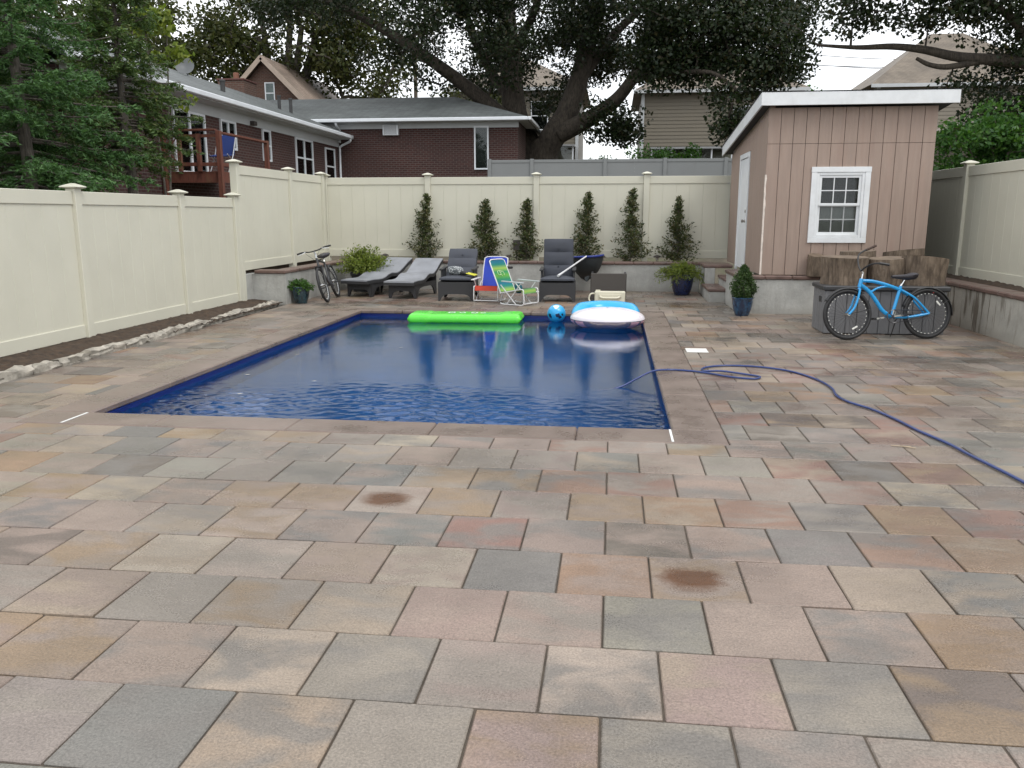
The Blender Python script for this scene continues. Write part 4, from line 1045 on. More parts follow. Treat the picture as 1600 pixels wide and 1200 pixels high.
MB().obox((.083, -.02, .345), (.008, 0, .035), (0, .004, 0), (-.018, 0, .004), .002).build('decal', M_refl, bk)
MB().tube([(.15, .03, .29), (.20, .28, .02)], .007, 6).build('kickstand', M_blk, bk)
place(bk, (3.63, 11.44, 0), R(12), ('X', R(-9)))
# ---- charcoal mountain bicycle against the planter wall
mbk = empty('bicycle', (0, 0, 0), 'black and white mountain bicycle leaning by the planter wall next to the teal pot', 'bicycle')
bike_common(mbk, M_bgrey, (-.53, .53), .335, (.08, 0, .29), (-.36, 0, .84), (.20, 0, .74), (.23, .86), mat('rim_silver', (.30, .31, .32), .4, metal=.6), M_bgrey, False)
fr = MB(); fr.tube([(-.40, 0, .70), (-.365, 0, .84)], .022, 10); fr.tube([(-.37, 0, .82), (.18, 0, .72)], .019, 10); fr.tube([(-.39, 0, .73), (.08, 0, .29)], .023, 10); fr.tube([(.08, 0, .29), (.20, 0, .74)], .018, 10)
for s_ in (-1, 1): fr.tube([(.18, .02 * s_, .69), (.53, .06 * s_, .335)], .011, 8); fr.tube([(.08, .03 * s_, .29), (.53, .06 * s_, .335)], .012, 8)
fr.build('frame', M_bgrey, mbk, smooth=50)
fk = MB(); fk.box(-.445, -.375, -.07, .07, .66, .70, .008)
for s_ in (-1, 1): fk.tube([(-.41, .06 * s_, .68), (-.47, .06 * s_, .5)], .018, 8); fk.tube([(-.465, .06 * s_, .52), (-.53, .06 * s_, .335)], .023, 8)
fk.build('fork', M_blk, mbk, smooth=50)
MB().tube([(-.365, 0, .84), (-.35, 0, .93), (-.40, 0, .975)], .017, 8).build('stem', M_alum, mbk, smooth=50)
hd = MB().tube(curve([(-.36, -.33, 1.0), (-.38, -.2, 1.005), (-.40, -.08, .98), (-.40, .08, .98), (-.38, .2, 1.005), (-.36, .33, 1.0)], 6), .012, 8)
hn = hd.build('handlebar', M_blk, mbk, smooth=50)
for s_ in (-1, 1):
    MB().tube([(-.36, .33 * s_, 1.0), (-.372, .22 * s_, 1.004)], .017, 10).build('grip', M_blk, hn, smooth=50)
    MB().tube(curve([(-.40, .16 * s_, 1.0), (-.45, .2 * s_, .985), (-.44, .30 * s_, .965)], 4), .006, 6).build('brake_lever', M_alum, hn)
    MB().tube(curve([(-.42, .16 * s_, .99), (-.54, .12 * s_, .95), (-.52, .04 * s_, .85), (-.42, .02 * s_, .76)], 5), .003, 4).build('cable', M_blk, hn)
MB().tube([(.10, .03, .29), (.14, .27, .05)], .007, 6).build('kickstand', M_blk, mbk)
ax = math.atan2(15.55 - 15.2 + .62, -.25)      # local +x (rear) direction in plan
place(mbk, (-5.36, 15.62, .004), math.atan2(.99, -.14), ('X', R(-15)))

# ================================================================ deck box and logs
M_box = mat('resin_grey', (.16, .16, .165), .6, var=.1, vs=6, stretch=(1, 1, .3))
M_boxl = mat('resin_lid', (.04, .04, .042), .5, var=.15)
db = empty('deck_box', (3.7, 12.2, 0), 'grey plank-sided resin deck box behind the blue bicycle', 'box')
bx0, bx1, by0, by1, bzt = 2.91, 4.50, 11.88, 12.56, .60
MB().box(bx0 + .02, bx1 - .02, by0 + .02, by1 - .02, .02, bzt, .01).build('body', M_box, db)
n = 11
for i in range(n):
    a0 = bx0 + (bx1 - bx0) * i / n + .004; a1 = bx0 + (bx1 - bx0) * (i + 1) / n - .004
    MB().box(a0, a1, by0, by0 + .018, .012, bzt - .005, .005).build('slat', M_box, db)
for i in range(5):
    a0 = by0 + .02 + (by1 - by0 - .02) * i / 5 + .004; a1 = by0 + .02 + (by1 - by0 - .02) * (i + 1) / 5 - .004
    MB().box(bx0, bx0 + .018, a0, a1, .012, bzt - .005, .005).build('slat', M_box, db)
MB().box(bx0 - .03, bx1 + .03, by0 - .035, by1 + .03, bzt, bzt + .065, .018).build('lid', M_boxl, db)
MB().box(bx0 - .004, bx0 - .0005, by0 + .19, by0 + .34, .42, .50, .001).build('handle_recess', M_blk, db)
for x in (3.25, 4.2): MB().tube([(x - .02, by0 - .04, bzt + .005), (x - .02, by0 - .05, bzt - .04), (x + .02, by0 - .05, bzt - .04), (x + .02, by0 - .04, bzt + .005)], .006, 6).build('latch', M_blk, db)
def barkmat(name, c1, c2):
    m_, nt_, b_ = newmat(name)
    v_ = coords(nt_, 'Position', (9, 9, 1.4)); a_ = noise(nt_, v_, 3.0, 6, .65, .6); v2 = coords(nt_, 'Position', (3, 3, 2)); c_ = noise(nt_, v2, 2.2, 5, .6)
    col = mix(nt_, rng_map(nt_, a_, .35, .65, 0, 1), c1, c2); col = mix(nt_, rng_map(nt_, c_, .45, .7, 0, .7), col, [x * .45 for x in c1])
    nt_.links.new(col, b_.inputs['Base Color']); b_.inputs['Roughness'].default_value = .9; bumpn(nt_, b_, a_, .9, .03); return m_
M_log = barkmat('log_bark', (.10, .072, .05), (.235, .18, .13))
M_cut = mat('log_cut', (.155, .115, .08), .85, var=.3, vs=9, bump=.4, bs=40)
def log(x, y, z, r, h_, label, sd_):
    b_ = MB(); n_ = 30; V = []; F = []; nz = 6; rr2 = random.Random(sd_); ph = [rr2.uniform(0, 6.28) for _ in range(5)]
    tx, ty = rr2.uniform(-.03, .03), rr2.uniform(-.03, .03)
    for j in range(nz + 1):
        for i in range(n_):
            a = 2 * math.pi * i / n_
            q = r * (1 + .05 * math.sin(2 * a + ph[0]) + .035 * math.sin(3 * a + ph[1]) + .02 * math.sin(7 * a + ph[2]) + .012 * math.sin(13 * a + ph[3] + j * .5) + rr2.uniform(-.008, .008)) * (1 + .04 * math.sin(j * .7 + ph[4]))
            zz = z + h_ * j / nz + (math.cos(a) * tx + math.sin(a) * ty if j == nz else 0)
            V.append((x + q * math.cos(a), y + q * math.sin(a), zz))
    for j in range(nz):
        for i in range(n_): F.append((j * n_ + i, j * n_ + (i + 1) % n_, (j + 1) * n_ + (i + 1) % n_, (j + 1) * n_ + i))
    F.append(tuple(range(n_))[::-1])
    b_.add(V, F)
    o = b_.build('log_round', M_log, None, smooth=50, label=label, cat='log', group='sawn log rounds')
    c_ = MB(); top = V[nz * n_:]; cz = sum(p[2] for p in top) / n_
    c_.add([(x + (p[0] - x) * .985, y + (p[1] - y) * .985, p[2] + .001) for p in top] + [(x, y, cz + .004)], [(i, (i + 1) % n_, n_) for i in range(n_)]); c_.build('cut_face', M_cut, o)
    return o
lz = bzt + .0655
log(3.23, 12.23, lz, .30, .375, 'wide sawn log round standing on the deck box, under the shed window', 1)
log(3.80, 12.28, lz, .26, .36, 'sawn log round in the middle of the deck box, behind the bicycle saddle', 2)
log(4.28, 12.22, lz, .275, .37, 'pale sawn log round on the right end of the deck box by the fence', 3)
log(3.30, 14.262, WH + .0625, .128, .34, 'narrow log round standing on the brown cap against the shed wall', 4)
log(4.28, 12.95 + .15, -.002, .27, 1.10, 'tallest sawn log standing behind the deck box in front of the shed', 5)
log(3.62, 13.05, -.002, .27, 1.09, 'tall log with ragged top behind the deck box under the window corner', 6)

# ================================================================ wicker furniture
def wickermat(name, col):
    m_, nt_, b_ = newmat(name)
    v_ = coords(nt_, 'Object'); w1 = nd(nt_, 'TexWave', i_Scale=55.0, i_Distortion=.6); w1.bands_direction = 'Z'; nt_.links.new(v_, w1.inputs['Vector'])
    w2 = nd(nt_, 'TexWave', i_Scale=38.0, i_Distortion=.6); w2.bands_direction = 'DIAGONAL'; nt_.links.new(v_, w2.inputs['Vector'])
    h_ = mth(nt_, 'MULTIPLY', w1.outputs['Fac'], w2.outputs['Fac'])
    nt_.links.new(mix(nt_, h_, [x * .6 for x in col], [x * 1.5 for x in col]), b_.inputs['Base Color']); b_.inputs['Roughness'].default_value = .5; bumpn(nt_, b_, h_, .5, .004); return m_
M_wick = wickermat('charcoal_wicker', (.035, .035, .038))
M_wickb = wickermat('brown_wicker', (.065, .055, .047))
M_cush = mat('cushion_slate', (.055, .06, .075), .85, var=.12, vs=8, bump=.25, bs=180)
M_cushl = mat('lounger_grey', (.24, .25, .275), .40, var=.15, vs=4, bump=.3, bs=200)
def apron(parent, x0, x1, y, z0, z1, arch, name, m, along='x'):
    n_ = 14; poly = [(x0, z1), (x1, z1)]
    lg = (x1 - x0) * .05
    pts = [(x1, z0), (x1 - lg, z0)]
    for i in range(n_ + 1):
        t_ = i / n_; u = x1 - lg + (x0 - x1 + 2 * lg) * t_; pts.append((u, z0 + arch * (1 - abs(2 * t_ - 1) ** 6) + (.0 if 0 < i < n_ else 0)))
    pts += [(x0 + lg, z0), (x0, z0)]
    V = []; F = []
    # strip top/bottom
    us = [x0, x0 + lg] + [x0 + lg + (x1 - x0 - 2 * lg) * i / n_ for i in range(1, n_)] + [x1 - lg, x1]
    def zl(u):
        t_ = (u - x0 - lg) / (x1 - x0 - 2 * lg)
        return z0 if t_ <= 0.001 or t_ >= .999 else z0 + arch * (1 - abs(2 * t_ - 1) ** 6)
    b_ = MB(); th = .014
    for u in us:
        for dy in (-th, th):
            for z in (zl(u), z1): V.append((u, y + dy, z) if along == 'x' else (y + dy, u, z))
    for i in range(len(us) - 1):
        a, c_ = i * 4, i * 4 + 4
        F += [(a, c_, c_ + 1, a + 1), (a + 2, a + 3, c_ + 3, c_ + 2), (a + 1, c_ + 1, c_ + 3, a + 3), (a, a + 2, c_ + 2, c_)]
    F += [(0, 1, 3, 2)]; e = (len(us) - 1) * 4; F += [(e, e + 2, e + 3, e + 1)]
    b_.add(V, F); return b_.build(name, m, parent, fixn=True)
def pillow(b_, c, ax, ay, az, n_=8, pw=3.2):
    """puffed cushion"""
    c, ax, ay, az = (np.array(t_, float) for t_ in (c, ax, ay, az))
    for s_ in (1, -1):
        g = []
        for i in range(n_ + 1):
            row = []
            for j in range(n_ + 1):
                u, v_ = 2 * i / n_ - 1, 2 * j / n_ - 1
                u2 = u * (1 - .03 * v_ * v_); v2 = v_ * (1 - .03 * u * u)
                hgt = (1 - abs(u) ** pw * .75) * (1 - abs(v_) ** pw * .75)
                if abs(u) > .999 or abs(v_) > .999: hgt = .28
                row.append(c + ax * u2 + ay * v2 + az * hgt * s_)
            g.append(row if s_ > 0 else row[::-1])
        b_.sheet(g)
    # rim
    for (f1) in range(4):
        e1 = []; e2 = []
        for j in range(n_ + 1):
            w_ = 2 * j / n_ - 1; u, v_ = [(w_, -1), (1, w_), (-w_, 1), (-1, -w_)][f1]
            u2 = u * (1 - .03 * v_ * v_); v2 = v_ * (1 - .03 * u * u)
            e1.append(c + ax * u2 + ay * v2 + az * .28); e2.append(c + ax * u2 + ay * v2 - az * .28)
        b_.sheet([e1, e2])
    return b_
def recliner(label, loc, rz_, back_deg):
    r_ = empty('recliner', (0, 0, 0), label, 'armchair', 'charcoal wicker recliners')
    W, D = .68, .74
    apron(r_, -W / 2, W / 2, 0, 0.0, .36, .13, 'front_panel', M_wick)
    apron(r_, -W / 2, W / 2, D, 0.0, .36, .13, 'back_panel', M_wick)
    for s_ in (-1, 1):
        apron(r_, .016, D - .016, s_ * (W / 2 - .014), 0.0, .36, .13, 'side_panel', M_wick, 'y')
        MB().bar((s_ * (W / 2 - .03), .18, .58), (s_ * (W / 2 - .03), D + .05, .60), .075, .035, .012).build('armrest', M_wick, r_)
        mb_ = MB(); mb_.prism([(.20, .34), (.72, .34), (.74, .58), (.24, .565)], lambda u, v_, a: (a, u, v_), s_ * (W / 2 - .016), s_ * (W / 2 - .044)); mb_.build('arm_panel', M_wick, r_, fixn=True)
    MB().box(-W / 2 + .02, W / 2 - .02, .03, D - .03, .30, .36, .01).build('seat_base', M_wick, r_)
    pillow(MB(), (0, .30, .415), (.325, 0, 0), (0, .33, 0), (0, 0, .055)).build('seat_cushion', M_cush, r_, smooth=60, fixn=True)
    a = R(back_deg); d_ = np.array((0, math.cos(a), math.sin(a))); nrm = np.array((0, -math.sin(a), math.cos(a)))
    base = np.array((0, .60, .40)); Lb = .76
    MB().obox(base + d_ * Lb / 2 - nrm * .055, (.29, 0, 0), d_ * (Lb / 2), nrm * .018, .01).build('back_frame', M_wick, r_)
    for k in range(3): pillow(MB(), base + d_ * (Lb * (k + .5) / 3) + nrm * .005, (.285, 0, 0), d_ * (Lb / 6 + .004), nrm * .055, 8, 3).build('back_cushion', M_cush, r_, smooth=60, fixn=True)
    for k in (1, 2):
        for x in (-.1, .1): MB().obox(base + d_ * (Lb * k / 3 + (.05 if k == 2 else -.03)) + nrm * .058, (.012, 0, 0), d_ * .012, nrm * .004).build('button', M_cush, r_)
    MB().obox((0, .05, .20), (.27, 0, 0), (0, .05, 0), (0, 0, .015)).build('footrest_bar', M_wick, r_)
    place(r_, loc, rz_); return r_
recliner('charcoal wicker recliner with its back let down, a patterned roll lying on the seat', (-2.96, 15.66, .002), R(2), 44)
recliner('charcoal wicker recliner with upright back, a white pole resting on its seat', (-1.03, 15.72, .002), R(2), 80)
def lounger(label, loc, rz_):
    r_ = empty('sun_lounger', (0, 0, 0), label, 'sun lounger', 'grey wave loungers')
    prof = [(0, .33), (.25, .34), (.5, .335), (.68, .355), (.82, .405), (.95, .43), (1.08, .425), (1.22, .43), (1.40, .50), (1.62, .61), (1.82, .69)]
    P_ = curve([(0, y, z) for y, z in prof], 4); W = .31
    b_ = MB(); th = .065; V = []; F = []
    for p in P_:
        for x, dz in ((-W, -th), (-W, -.006), (-W + .01, 0), (W - .01, 0), (W, -.006), (W, -th)): V.append((x, p[1], p[2] + dz))
    n_ = len(P_)
    for i in range(n_ - 1):
        for k in range(6): F.append((i * 6 + k, i * 6 + (k + 1) % 6, (i + 1) * 6 + (k + 1) % 6, (i + 1) * 6 + k))
    F += [tuple(range(6)), tuple((n_ - 1) * 6 + k for k in range(6))[::-1]]
    b_.add(V, F); b_.build('frame', M_wick, r_, smooth=35, fixn=True)
    b_ = MB(); b_.sheet([[(x, p[1], p[2] + .012 + (.004 if abs(x) < W * .8 else 0)) for x in (-W + .004, -W * .7, 0, W * .7, W - .004)] for p in P_])
    for s_ in (0, -1):
        e = [( (-W + .004) if s_ == 0 else (W - .004), p[1], p[2] + .012) for p in P_]; b_.sheet([e, [(q[0], q[1], q[2] - .014) for q in e]])
    b_.sheet([[(x, P_[0][1], P_[0][2] + .012) for x in (-W, W)], [(x, P_[0][1] - .004, P_[0][2] - .01) for x in (-W, W)]])
    b_.build('pad', M_cushl, r_, smooth=50, fixn=True)
    apron(r_, -W + .06, W - .02, .16, 0, .275, .15, 'leg_panel', M_wick); apron(r_, -W + .06, W - .02, 1.40, 0, .40, .2, 'leg_panel', M_wick)
    for s_ in (-1, 1): apron(r_, .19, 1.37, s_ * (W - .035), .0, .28, .20, 'side_panel', M_wick, 'y')
    place(r_, loc, rz_); return r_
lounger('grey wave-shaped sun lounger on dark wicker legs next to the square black planter', (-5.10, 16.12, .002), R(-16))
lounger('grey wave-shaped sun lounger on dark wicker legs next to the lowered recliner', (-4.12, 15.84, .002), R(-7))
# roll and flipper on the lowered recliner
M_tow, nt_, b_ = newmat('patterned_cloth')
vo = nd(nt_, 'TexVoronoi', i_Scale=42.0); nt_.links.new(coords(nt_, 'Object'), vo.inputs['Vector'])
nt_.links.new(mix(nt_, rng_map(nt_, vo.outputs['Distance'], .3, .5, 0, 1), (.55, .57, .57), (.10, .11, .12)), b_.inputs['Base Color']); b_.inputs['Roughness'].default_value = .85
tr = MB(); pts = curve([(-3.17, 15.98, .545), (-3.12, 15.98, .555), (-3.02, 15.97, .56), (-2.92, 15.95, .55), (-2.86, 15.94, .545)], 4); tr.tube(pts, [.03, .055, .07, .08, .085, .086, .087, .088, .088, .087, .086, .084, .08, .074, .062, .05, .03][:len(pts)], 14)
tr.build('rolled_towel', M_tow, None, smooth=60, label='white and grey patterned roll lying on the lowered recliner seat', cat='towel')
fl = empty('swim_fin', (-2.8, 15.88, .47), 'black and yellow swim fin lying beside the patterned roll', 'fin')
MB().tube(curve([(-2.90, 15.86, .515), (-2.83, 15.85, .52), (-2.76, 15.84, .51)], 4), [.02, .034, .04, .044, .046, .044, .042, .04, .03], 10).build('foot_pocket', M_blk, fl, smooth=60)
MB().obox((-2.68, 15.82, .505), (.09, -.03, -.018), (.02, .06, .005), (0.001, 0, .008), .004).build('blade', mat('fin_yellow', (.62, .60, .06), .4), fl)

# ================================================================ beach chairs
M_tubew = mat('white_tube', (.70, .70, .71), .35, var=.05)
M_blue2 = mat('royal_fabric', (.012, .045, .42), .65, var=.12, vs=8)
M_redf = mat('coral_fabric', (.62, .06, .03), .7, var=.1)
def stripemat(name, cols, scale):
    m_, nt_, b_ = newmat(name); v_ = coords(nt_, 'Object'); s_ = nd(nt_, 'SeparateXYZ'); nt_.links.new(v_, s_.inputs[0])
    h_ = mth(nt_, 'FRACT', mth(nt_, 'MULTIPLY', s_.outputs[2], scale)); r_ = nd(nt_, 'ValToRGB'); r_.color_ramp.interpolation = 'LINEAR'; e = r_.color_ramp.elements
    while len(e) < len(cols): e.new(.5)
    for i, c_ in enumerate(cols): e[i].position = i / (len(cols) - 1); e[i].color = c4(c_)
    nt_.links.new(h_, r_.inputs[0]); nt_.links.new(r_.outputs[0], b_.inputs['Base Color']); b_.inputs['Roughness'].default_value = .6; return m_
M_grn = stripemat('green_stripes', [(.01, .16, .20), (.02, .22, .09), (.12, .36, .05), (.02, .25, .10), (.30, .46, .08), (.01, .20, .16), (.01, .14, .26)], 2.6)
def beach_chair(label, back_m, seat_m, arm_m, loc, rz_, back_deg, extras):
    r_ = empty('beach_chair', (0, 0, 0), label, 'chair', 'folding beach chairs')
    W = .235; a = R(back_deg); d_ = np.array((0, math.cos(a), math.sin(a))); nrm = np.array((0, -math.sin(a), math.cos(a))); B0 = np.array((0, .24, .20)); L = .66
    # back frame loop
    pts = [B0 + np.array((-W, 0, 0)), B0 + np.array((-W, 0, 0)) + d_ * (L - .09), B0 + np.array((-W + .03, 0, 0)) + d_ * (L - .02), B0 + np.array((-W + .09, 0, 0)) + d_ * L, B0 + np.array((W - .09, 0, 0)) + d_ * L, B0 + np.array((W - .03, 0, 0)) + d_ * (L - .02), B0 + np.array((W, 0, 0)) + d_ * (L - .09), B0 + np.array((W, 0, 0))]
    MB().tube(curve(pts, 3), .0115, 8).build('back_frame', M_tubew, r_, smooth=50)
    b_ = MB(); n_ = 8
    for s_ in (.006, -.006): 
        g = [[B0 + np.array((x, 0, 0)) + d_ * (.02 + (L - .04) * i / n_) + nrm * (s_ - .028 * (1 - (x / W) ** 2) * math.sin(math.pi * i / n_)) for x in np.linspace(-W + .008, W - .008, 7)] for i in range(n_ + 1)]
        b_.sheet(g if s_ > 0 else g[::-1])
    bo = b_.build('back_sling', back_m, r_, smooth=60)
    b_ = MB()
    for s_ in (.006, -.006):
        g = [[(x, -.20 + .46 * i / n_, .30 - .075 * i / n_ - .03 * math.sin(math.pi * i / n_) * (1 - (x / W) ** 2) + s_) for x in np.linspace(-W + .008, W - .008, 7)] for i in range(n_ + 1)]
        b_.sheet(g if s_ > 0 else g[::-1])
    b_.build('seat_sling', seat_m, r_, smooth=60)
    MB().sheet([[(x, -.205 - .01 * k, .302 - .03 * k) for x in np.linspace(-W + .008, W - .008, 7)] for k in range(4)]).build('seat_flap', seat_m, r_, smooth=60)
    for s_ in (-1, 1):
        x = s_ * W
        MB().tube(curve([(x, .26, .21), (x, -.02, .26), (x, -.23, .295), (x, -.26, .22), (x, -.27, .06), (x, -.23, .012), (x, -.10, .011), (x, .18, .011), (x, .25, .03)], 4), .0115, 8).build('side_frame', M_tubew, r_, smooth=50)
        MB().tube([(x * 1.02, .10, .02), (x * 1.02, -.20, .40)], .0105, 8).build('leg', M_tubew, r_)
        MB().tube([(x * 1.02, -.1, .015), (x * 1.02, .24, .36)], .0105, 8).build('leg', M_tubew, r_)
        MB().bar((x * 1.1, -.27, .415), (x * 1.1, .20, .43), .055, .02, .008).build('armrest', arm_m, r_)
    MB().tube([(-W, .24, .012), (W, .24, .012)], .0105, 8).build('cross_bar', M_tubew, r_)
    MB().tube([(-W, -.25, .03), (W, -.25, .03)], .0105, 8).build('cross_bar', M_tubew, r_)
    if extras == 'pillow':
        pillow(MB(), B0 + d_ * (L - .07) + nrm * .03, (.13, 0, 0), d_ * .05, nrm * .045).build('head_pillow', back_m, r_, smooth=60, fixn=True)
        MB().lathe([(.0, 0), (.06, 0), (.065, .03), (.05, .045), (.0, .045)], 16, (W * 1.25 + .02, .30, .60)).build('cup_holder', M_blk, r_, smooth=40)
    place(r_, loc, rz_); return r_, bo, (B0, d_, nrm)
M_arm = mat('arm_plastic', (.42, .46, .47), .5)
r_, bo, (B0, d_, nrm) = beach_chair('royal blue folding beach chair with coral seat and white frame', M_blue2, M_redf, M_tubew, (-2.32, 15.75, .002), R(-8), 68, 'pillow')
# printed emblem on the blue back (plain pale blot with dark marks)
M_print = mat('print_pale', (.62, .55, .42), .7, var=.4, vs=18)
b_ = MB(); b_.sheet([[B0 + np.array((.05 + .055 * math.cos(t_) * q, 0, 0)) + d_ * (.33 + .09 * math.sin(t_) * q) + nrm * (.0085 - .026 * math.sin(math.pi * .5)) for t_ in np.linspace(0, 2 * math.pi, 13)] for q in (.02, .5, 1.0)])
b_.build('print', M_print, r_)
r_, bo, (B0, d_, nrm) = beach_chair('green striped folding beach chair turned sideways beside the blue one', M_grn, M_grn, M_arm, (-1.70, 15.22, .002), R(62), 66, '')
M_pr2 = mat('print_lime', (.45, .62, .35), .7)
b_ = MB()
for (cx_, cz_, R0, a0, a1) in ((-.045, .40, .045, 40, 320), (.05, .38, .05, -40, 240), (.0, .42, .025, 0, 300)):
    b_.tube([B0 + np.array((cx_ + R0 * math.cos(R(t_)), 0, 0)) + d_ * (cz_ + R0 * math.sin(R(t_))) + nrm * -.012 for t_ in np.linspace(a0, a1, 14)], .007, 5)
b_.build('print', M_pr2, r_)
pillow(MB(), B0 + d_ * .02 + np.array((.27, -.05, .05)), (.01, .0, 0), (0, .09, .01), (0, 0, .10)).build('pouch', mat('pouch_teal', (.02, .12, .18), .7), r_, smooth=60, fixn=True)
# white pole lying on the patio along the wall
MB().tube([(-2.3, 17.55, .025), (-1.2, 17.45, .025)], .022, 10).build('telescopic_pole', M_tubew, label='white plastic pole lying on the pavers behind the beach chairs', cat='pole', smooth=50)

# ================================================================ leaf net, tipped table, cream case
ln = empty('leaf_net', (-.6, 17.4, 0), 'deep dark pool leaf net with blue rim and white pole', 'net')
pole0 = np.array((-1.02, 15.76, .488)); pole1 = np.array((-.53, 16.92, .80))
MB().tube([pole0, pole0 + (pole1 - pole0) * .10, pole1], [.026, .019, .015], 10).build('pole', M_tubew, ln, smooth=50)
rimp = [(-.86, 17.40, .77), (-.76, 17.02, .775), (-.53, 16.92, .79), (-.30, 17.02, .80), (-.20, 17.45, .80), (-.26, 17.95, .74), (-.53, 18.16, .66), (-.80, 17.95, .70)]
rc = curve(rimp + [rimp[0]], 5)[:-1]
MB().tube(rc, .022, 8, closed=True).build('rim', mat('net_blue', (.012, .03, .22), .4), ln, smooth=50)
M_net = mat('net_mesh', (.025, .03, .032), .8, var=.2, vs=20)
cen = np.mean(np.array(rc), axis=0); g = []
for k, (q, dz) in enumerate(((1.0, 0), (.97, -.10), (.88, -.22), (.70, -.33), (.45, -.40), (.15, -.42))):
    g.append([np.array((cen[0] + (p[0] - cen[0]) * q, cen[1] + (p[1] - cen[1]) * q, p[2] + dz)) for p in rc + [rc[0]]])
b_ = MB().sheet(g); b_.build('net_bag', M_net, ln, smooth=70)
tb = empty('wicker_table', (-.08, 16.1, 0), 'dark brown wicker table tipped on its side behind the cream case', 'table')
MB().obox((-.075, 15.99, .27), (.335, .01, 0), (-.001, .02, .0), (0, .02, .255), .012).build('table_top', M_wickb, tb)
MB().obox((-.395, 16.2, .26), (.02, 0, 0), (0, .19, 0), (0, .01, .24), .01).build('side_panel', M_wick, tb)
MB().obox((.245, 16.2, .27), (.02, 0, 0), (0, .19, 0), (0, .01, .25), .01).build('side_panel', M_wick, tb)
for x in (-.39, .24):
    for z in (.05, .50): MB().obox((x, 16.44, z), (.022, 0, 0), (0, .05, 0), (0, 0, .022), .004).build('leg', M_wick, tb)
cs = empty('plastic_case', (-.04, 15.72, 0), 'cream plastic equipment case with moulded handle standing by the pool edge', 'case')
M_cream = mat('cream_plastic', (.66, .63, .50), .4, var=.05, vs=6)
MB().box(-.325, .245, 15.66, 15.80, .004, .215, .018).build('body', M_cream, cs)
MB().box(-.25, .17, 15.640, 15.662, .10, .165, .008).build('handle_plate', M_cream, cs)
MB().tube(curve([(-.22, 15.66, .135), (-.19, 15.615, .10), (-.04, 15.61, .095), (.11, 15.615, .10), (.14, 15.66, .135)], 5), .018, 8).build('handle', M_cream, cs, smooth=50)
MB().box(-.31, -.22, 15.70, 15.78, .216, .235, .005).build('catch', M_cream, cs)
MB().tube(curve([(-.33, 15.72, .17), (-.40, 15.70, .16), (-.43, 15.69, .08), (-.41, 15.68, .02)], 5), .015, 8).build('hose_stub', M_cream, cs, smooth=50)
MB().lathe([(.045, 0), (.045, .03), (.03, .04)], 14, (-.375, 15.82, .003)).build('base_wheel', M_blk, cs)

# ================================================================ floats
M_lime = mat('lime_vinyl', (.10, .72, .045), .28, var=.05, coat=.4)
b_ = MB(); x0, x1, ya, yb = -3.31, -1.45, 13.22, 13.83
# air mattress: tubes with end pillows
lf = empty('air_mattress', (-2.4, 13.5, WZ), 'lime green inflatable air mattress floating at the far pool edge', 'float')
n_ = 5
pl = []
nu, nv = 60, 26
g = []
for i in range(nu + 1):
    row = []
    u = i / nu
    for j in range(nv + 1):
        v_ = j / nv; a = 2 * math.pi * v_
        # rounded box cross-section in Y-Z, closing at ends
        e = min(u, 1 - u) * (x1 - x0); rad = .085; end = 1.0 if e > rad else math.sqrt(max(0, 1 - (1 - e / rad) ** 2))
        cyy, szz = math.cos(a), math.sin(a)
        yy_ = math.copysign(abs(cyy) ** .45, cyy) * ((yb - ya) / 2) * (.90 + .10 * end); zz_ = math.copysign(abs(szz) ** .65, szz) * .085 * (.02 + .98 * end)
        t5 = (yy_ / ((yb - ya) / 2) + 1) / 2
        zz_ *= .90 + .10 * abs(math.sin(t5 * math.pi * 4))
        z_ = WZ + .055 + zz_ * (1.15 if e < .32 else 1.0)
        row.append((x0 + u * (x1 - x0), (ya + yb) / 2 + yy_ + (u - .5) * .10, z_))
    g.append(row)
b_.sheet(g); b_.build('body', M_lime, lf, smooth=70, fixn=True)
b_ = MB(); zz = WZ + .143
for (cx_, r0) in ((-2.62, .085), (-2.44, .07), (-2.24, .08), (-2.10, .06)):
    b_.sheet([[(cx_ + r0 * q * math.cos(t_), 13.50 + r0 * 1.5 * q * math.sin(t_), zz - .002 * q) for t_ in np.linspace(0, 2 * math.pi, 15)] for q in (.45, .75)])
b_.build('print', mat('print_white', (.72, .80, .76), .4), lf)
MB().lathe([(.018, 0), (.018, .02), (.01, .026)], 12, (-1.60, 13.55, WZ + .138)).build('valve', M_lime, lf)
bl = empty('beach_ball', (-.90, 13.62, WZ), 'light blue beach ball with dark printed marks floating by the coping', 'ball')
M_ball = mat('ball_blue', (.02, .36, .70), .25, var=.06, coat=.4)
rb = .152; prof = [(max(.001, rb * math.sin(t_)), rb - rb * math.cos(t_)) for t_ in np.linspace(0.0, math.pi, 20)]
MB().lathe(prof, 32, (-.90, 13.62, WZ - .02)).build('body', M_ball, bl, smooth=80)
cb = np.array((-.90, 13.62, WZ - .02 + rb))
def ball_spot(az, el, r_, m_, name='print'):
    d_ = np.array((math.sin(az) * math.cos(el), -math.cos(az) * math.cos(el), math.sin(el))); u_ = np.cross(d_, (0, 0, 1.)); u_ /= np.linalg.norm(u_); w_ = np.cross(u_, d_)
    pts = []
    for q in (.05, .55, 1.0):
        row = []
        for t_ in np.linspace(0, 2 * math.pi, 11):
            rr = r_ * q * (1 + .25 * math.sin(3 * t_ + az * 9)); p = d_ * rb + (u_ * math.cos(t_) + w_ * math.sin(t_)) * rr; row.append(cb + p / np.linalg.norm(p) * (rb + .0015))
        pts.append(row)
    MB().sheet(pts).build(name, m_, bl, smooth=60)
M_ink = mat('print_navy', (.01, .02, .06), .4); M_wp = mat('print_paleblue', (.62, .75, .82), .35)
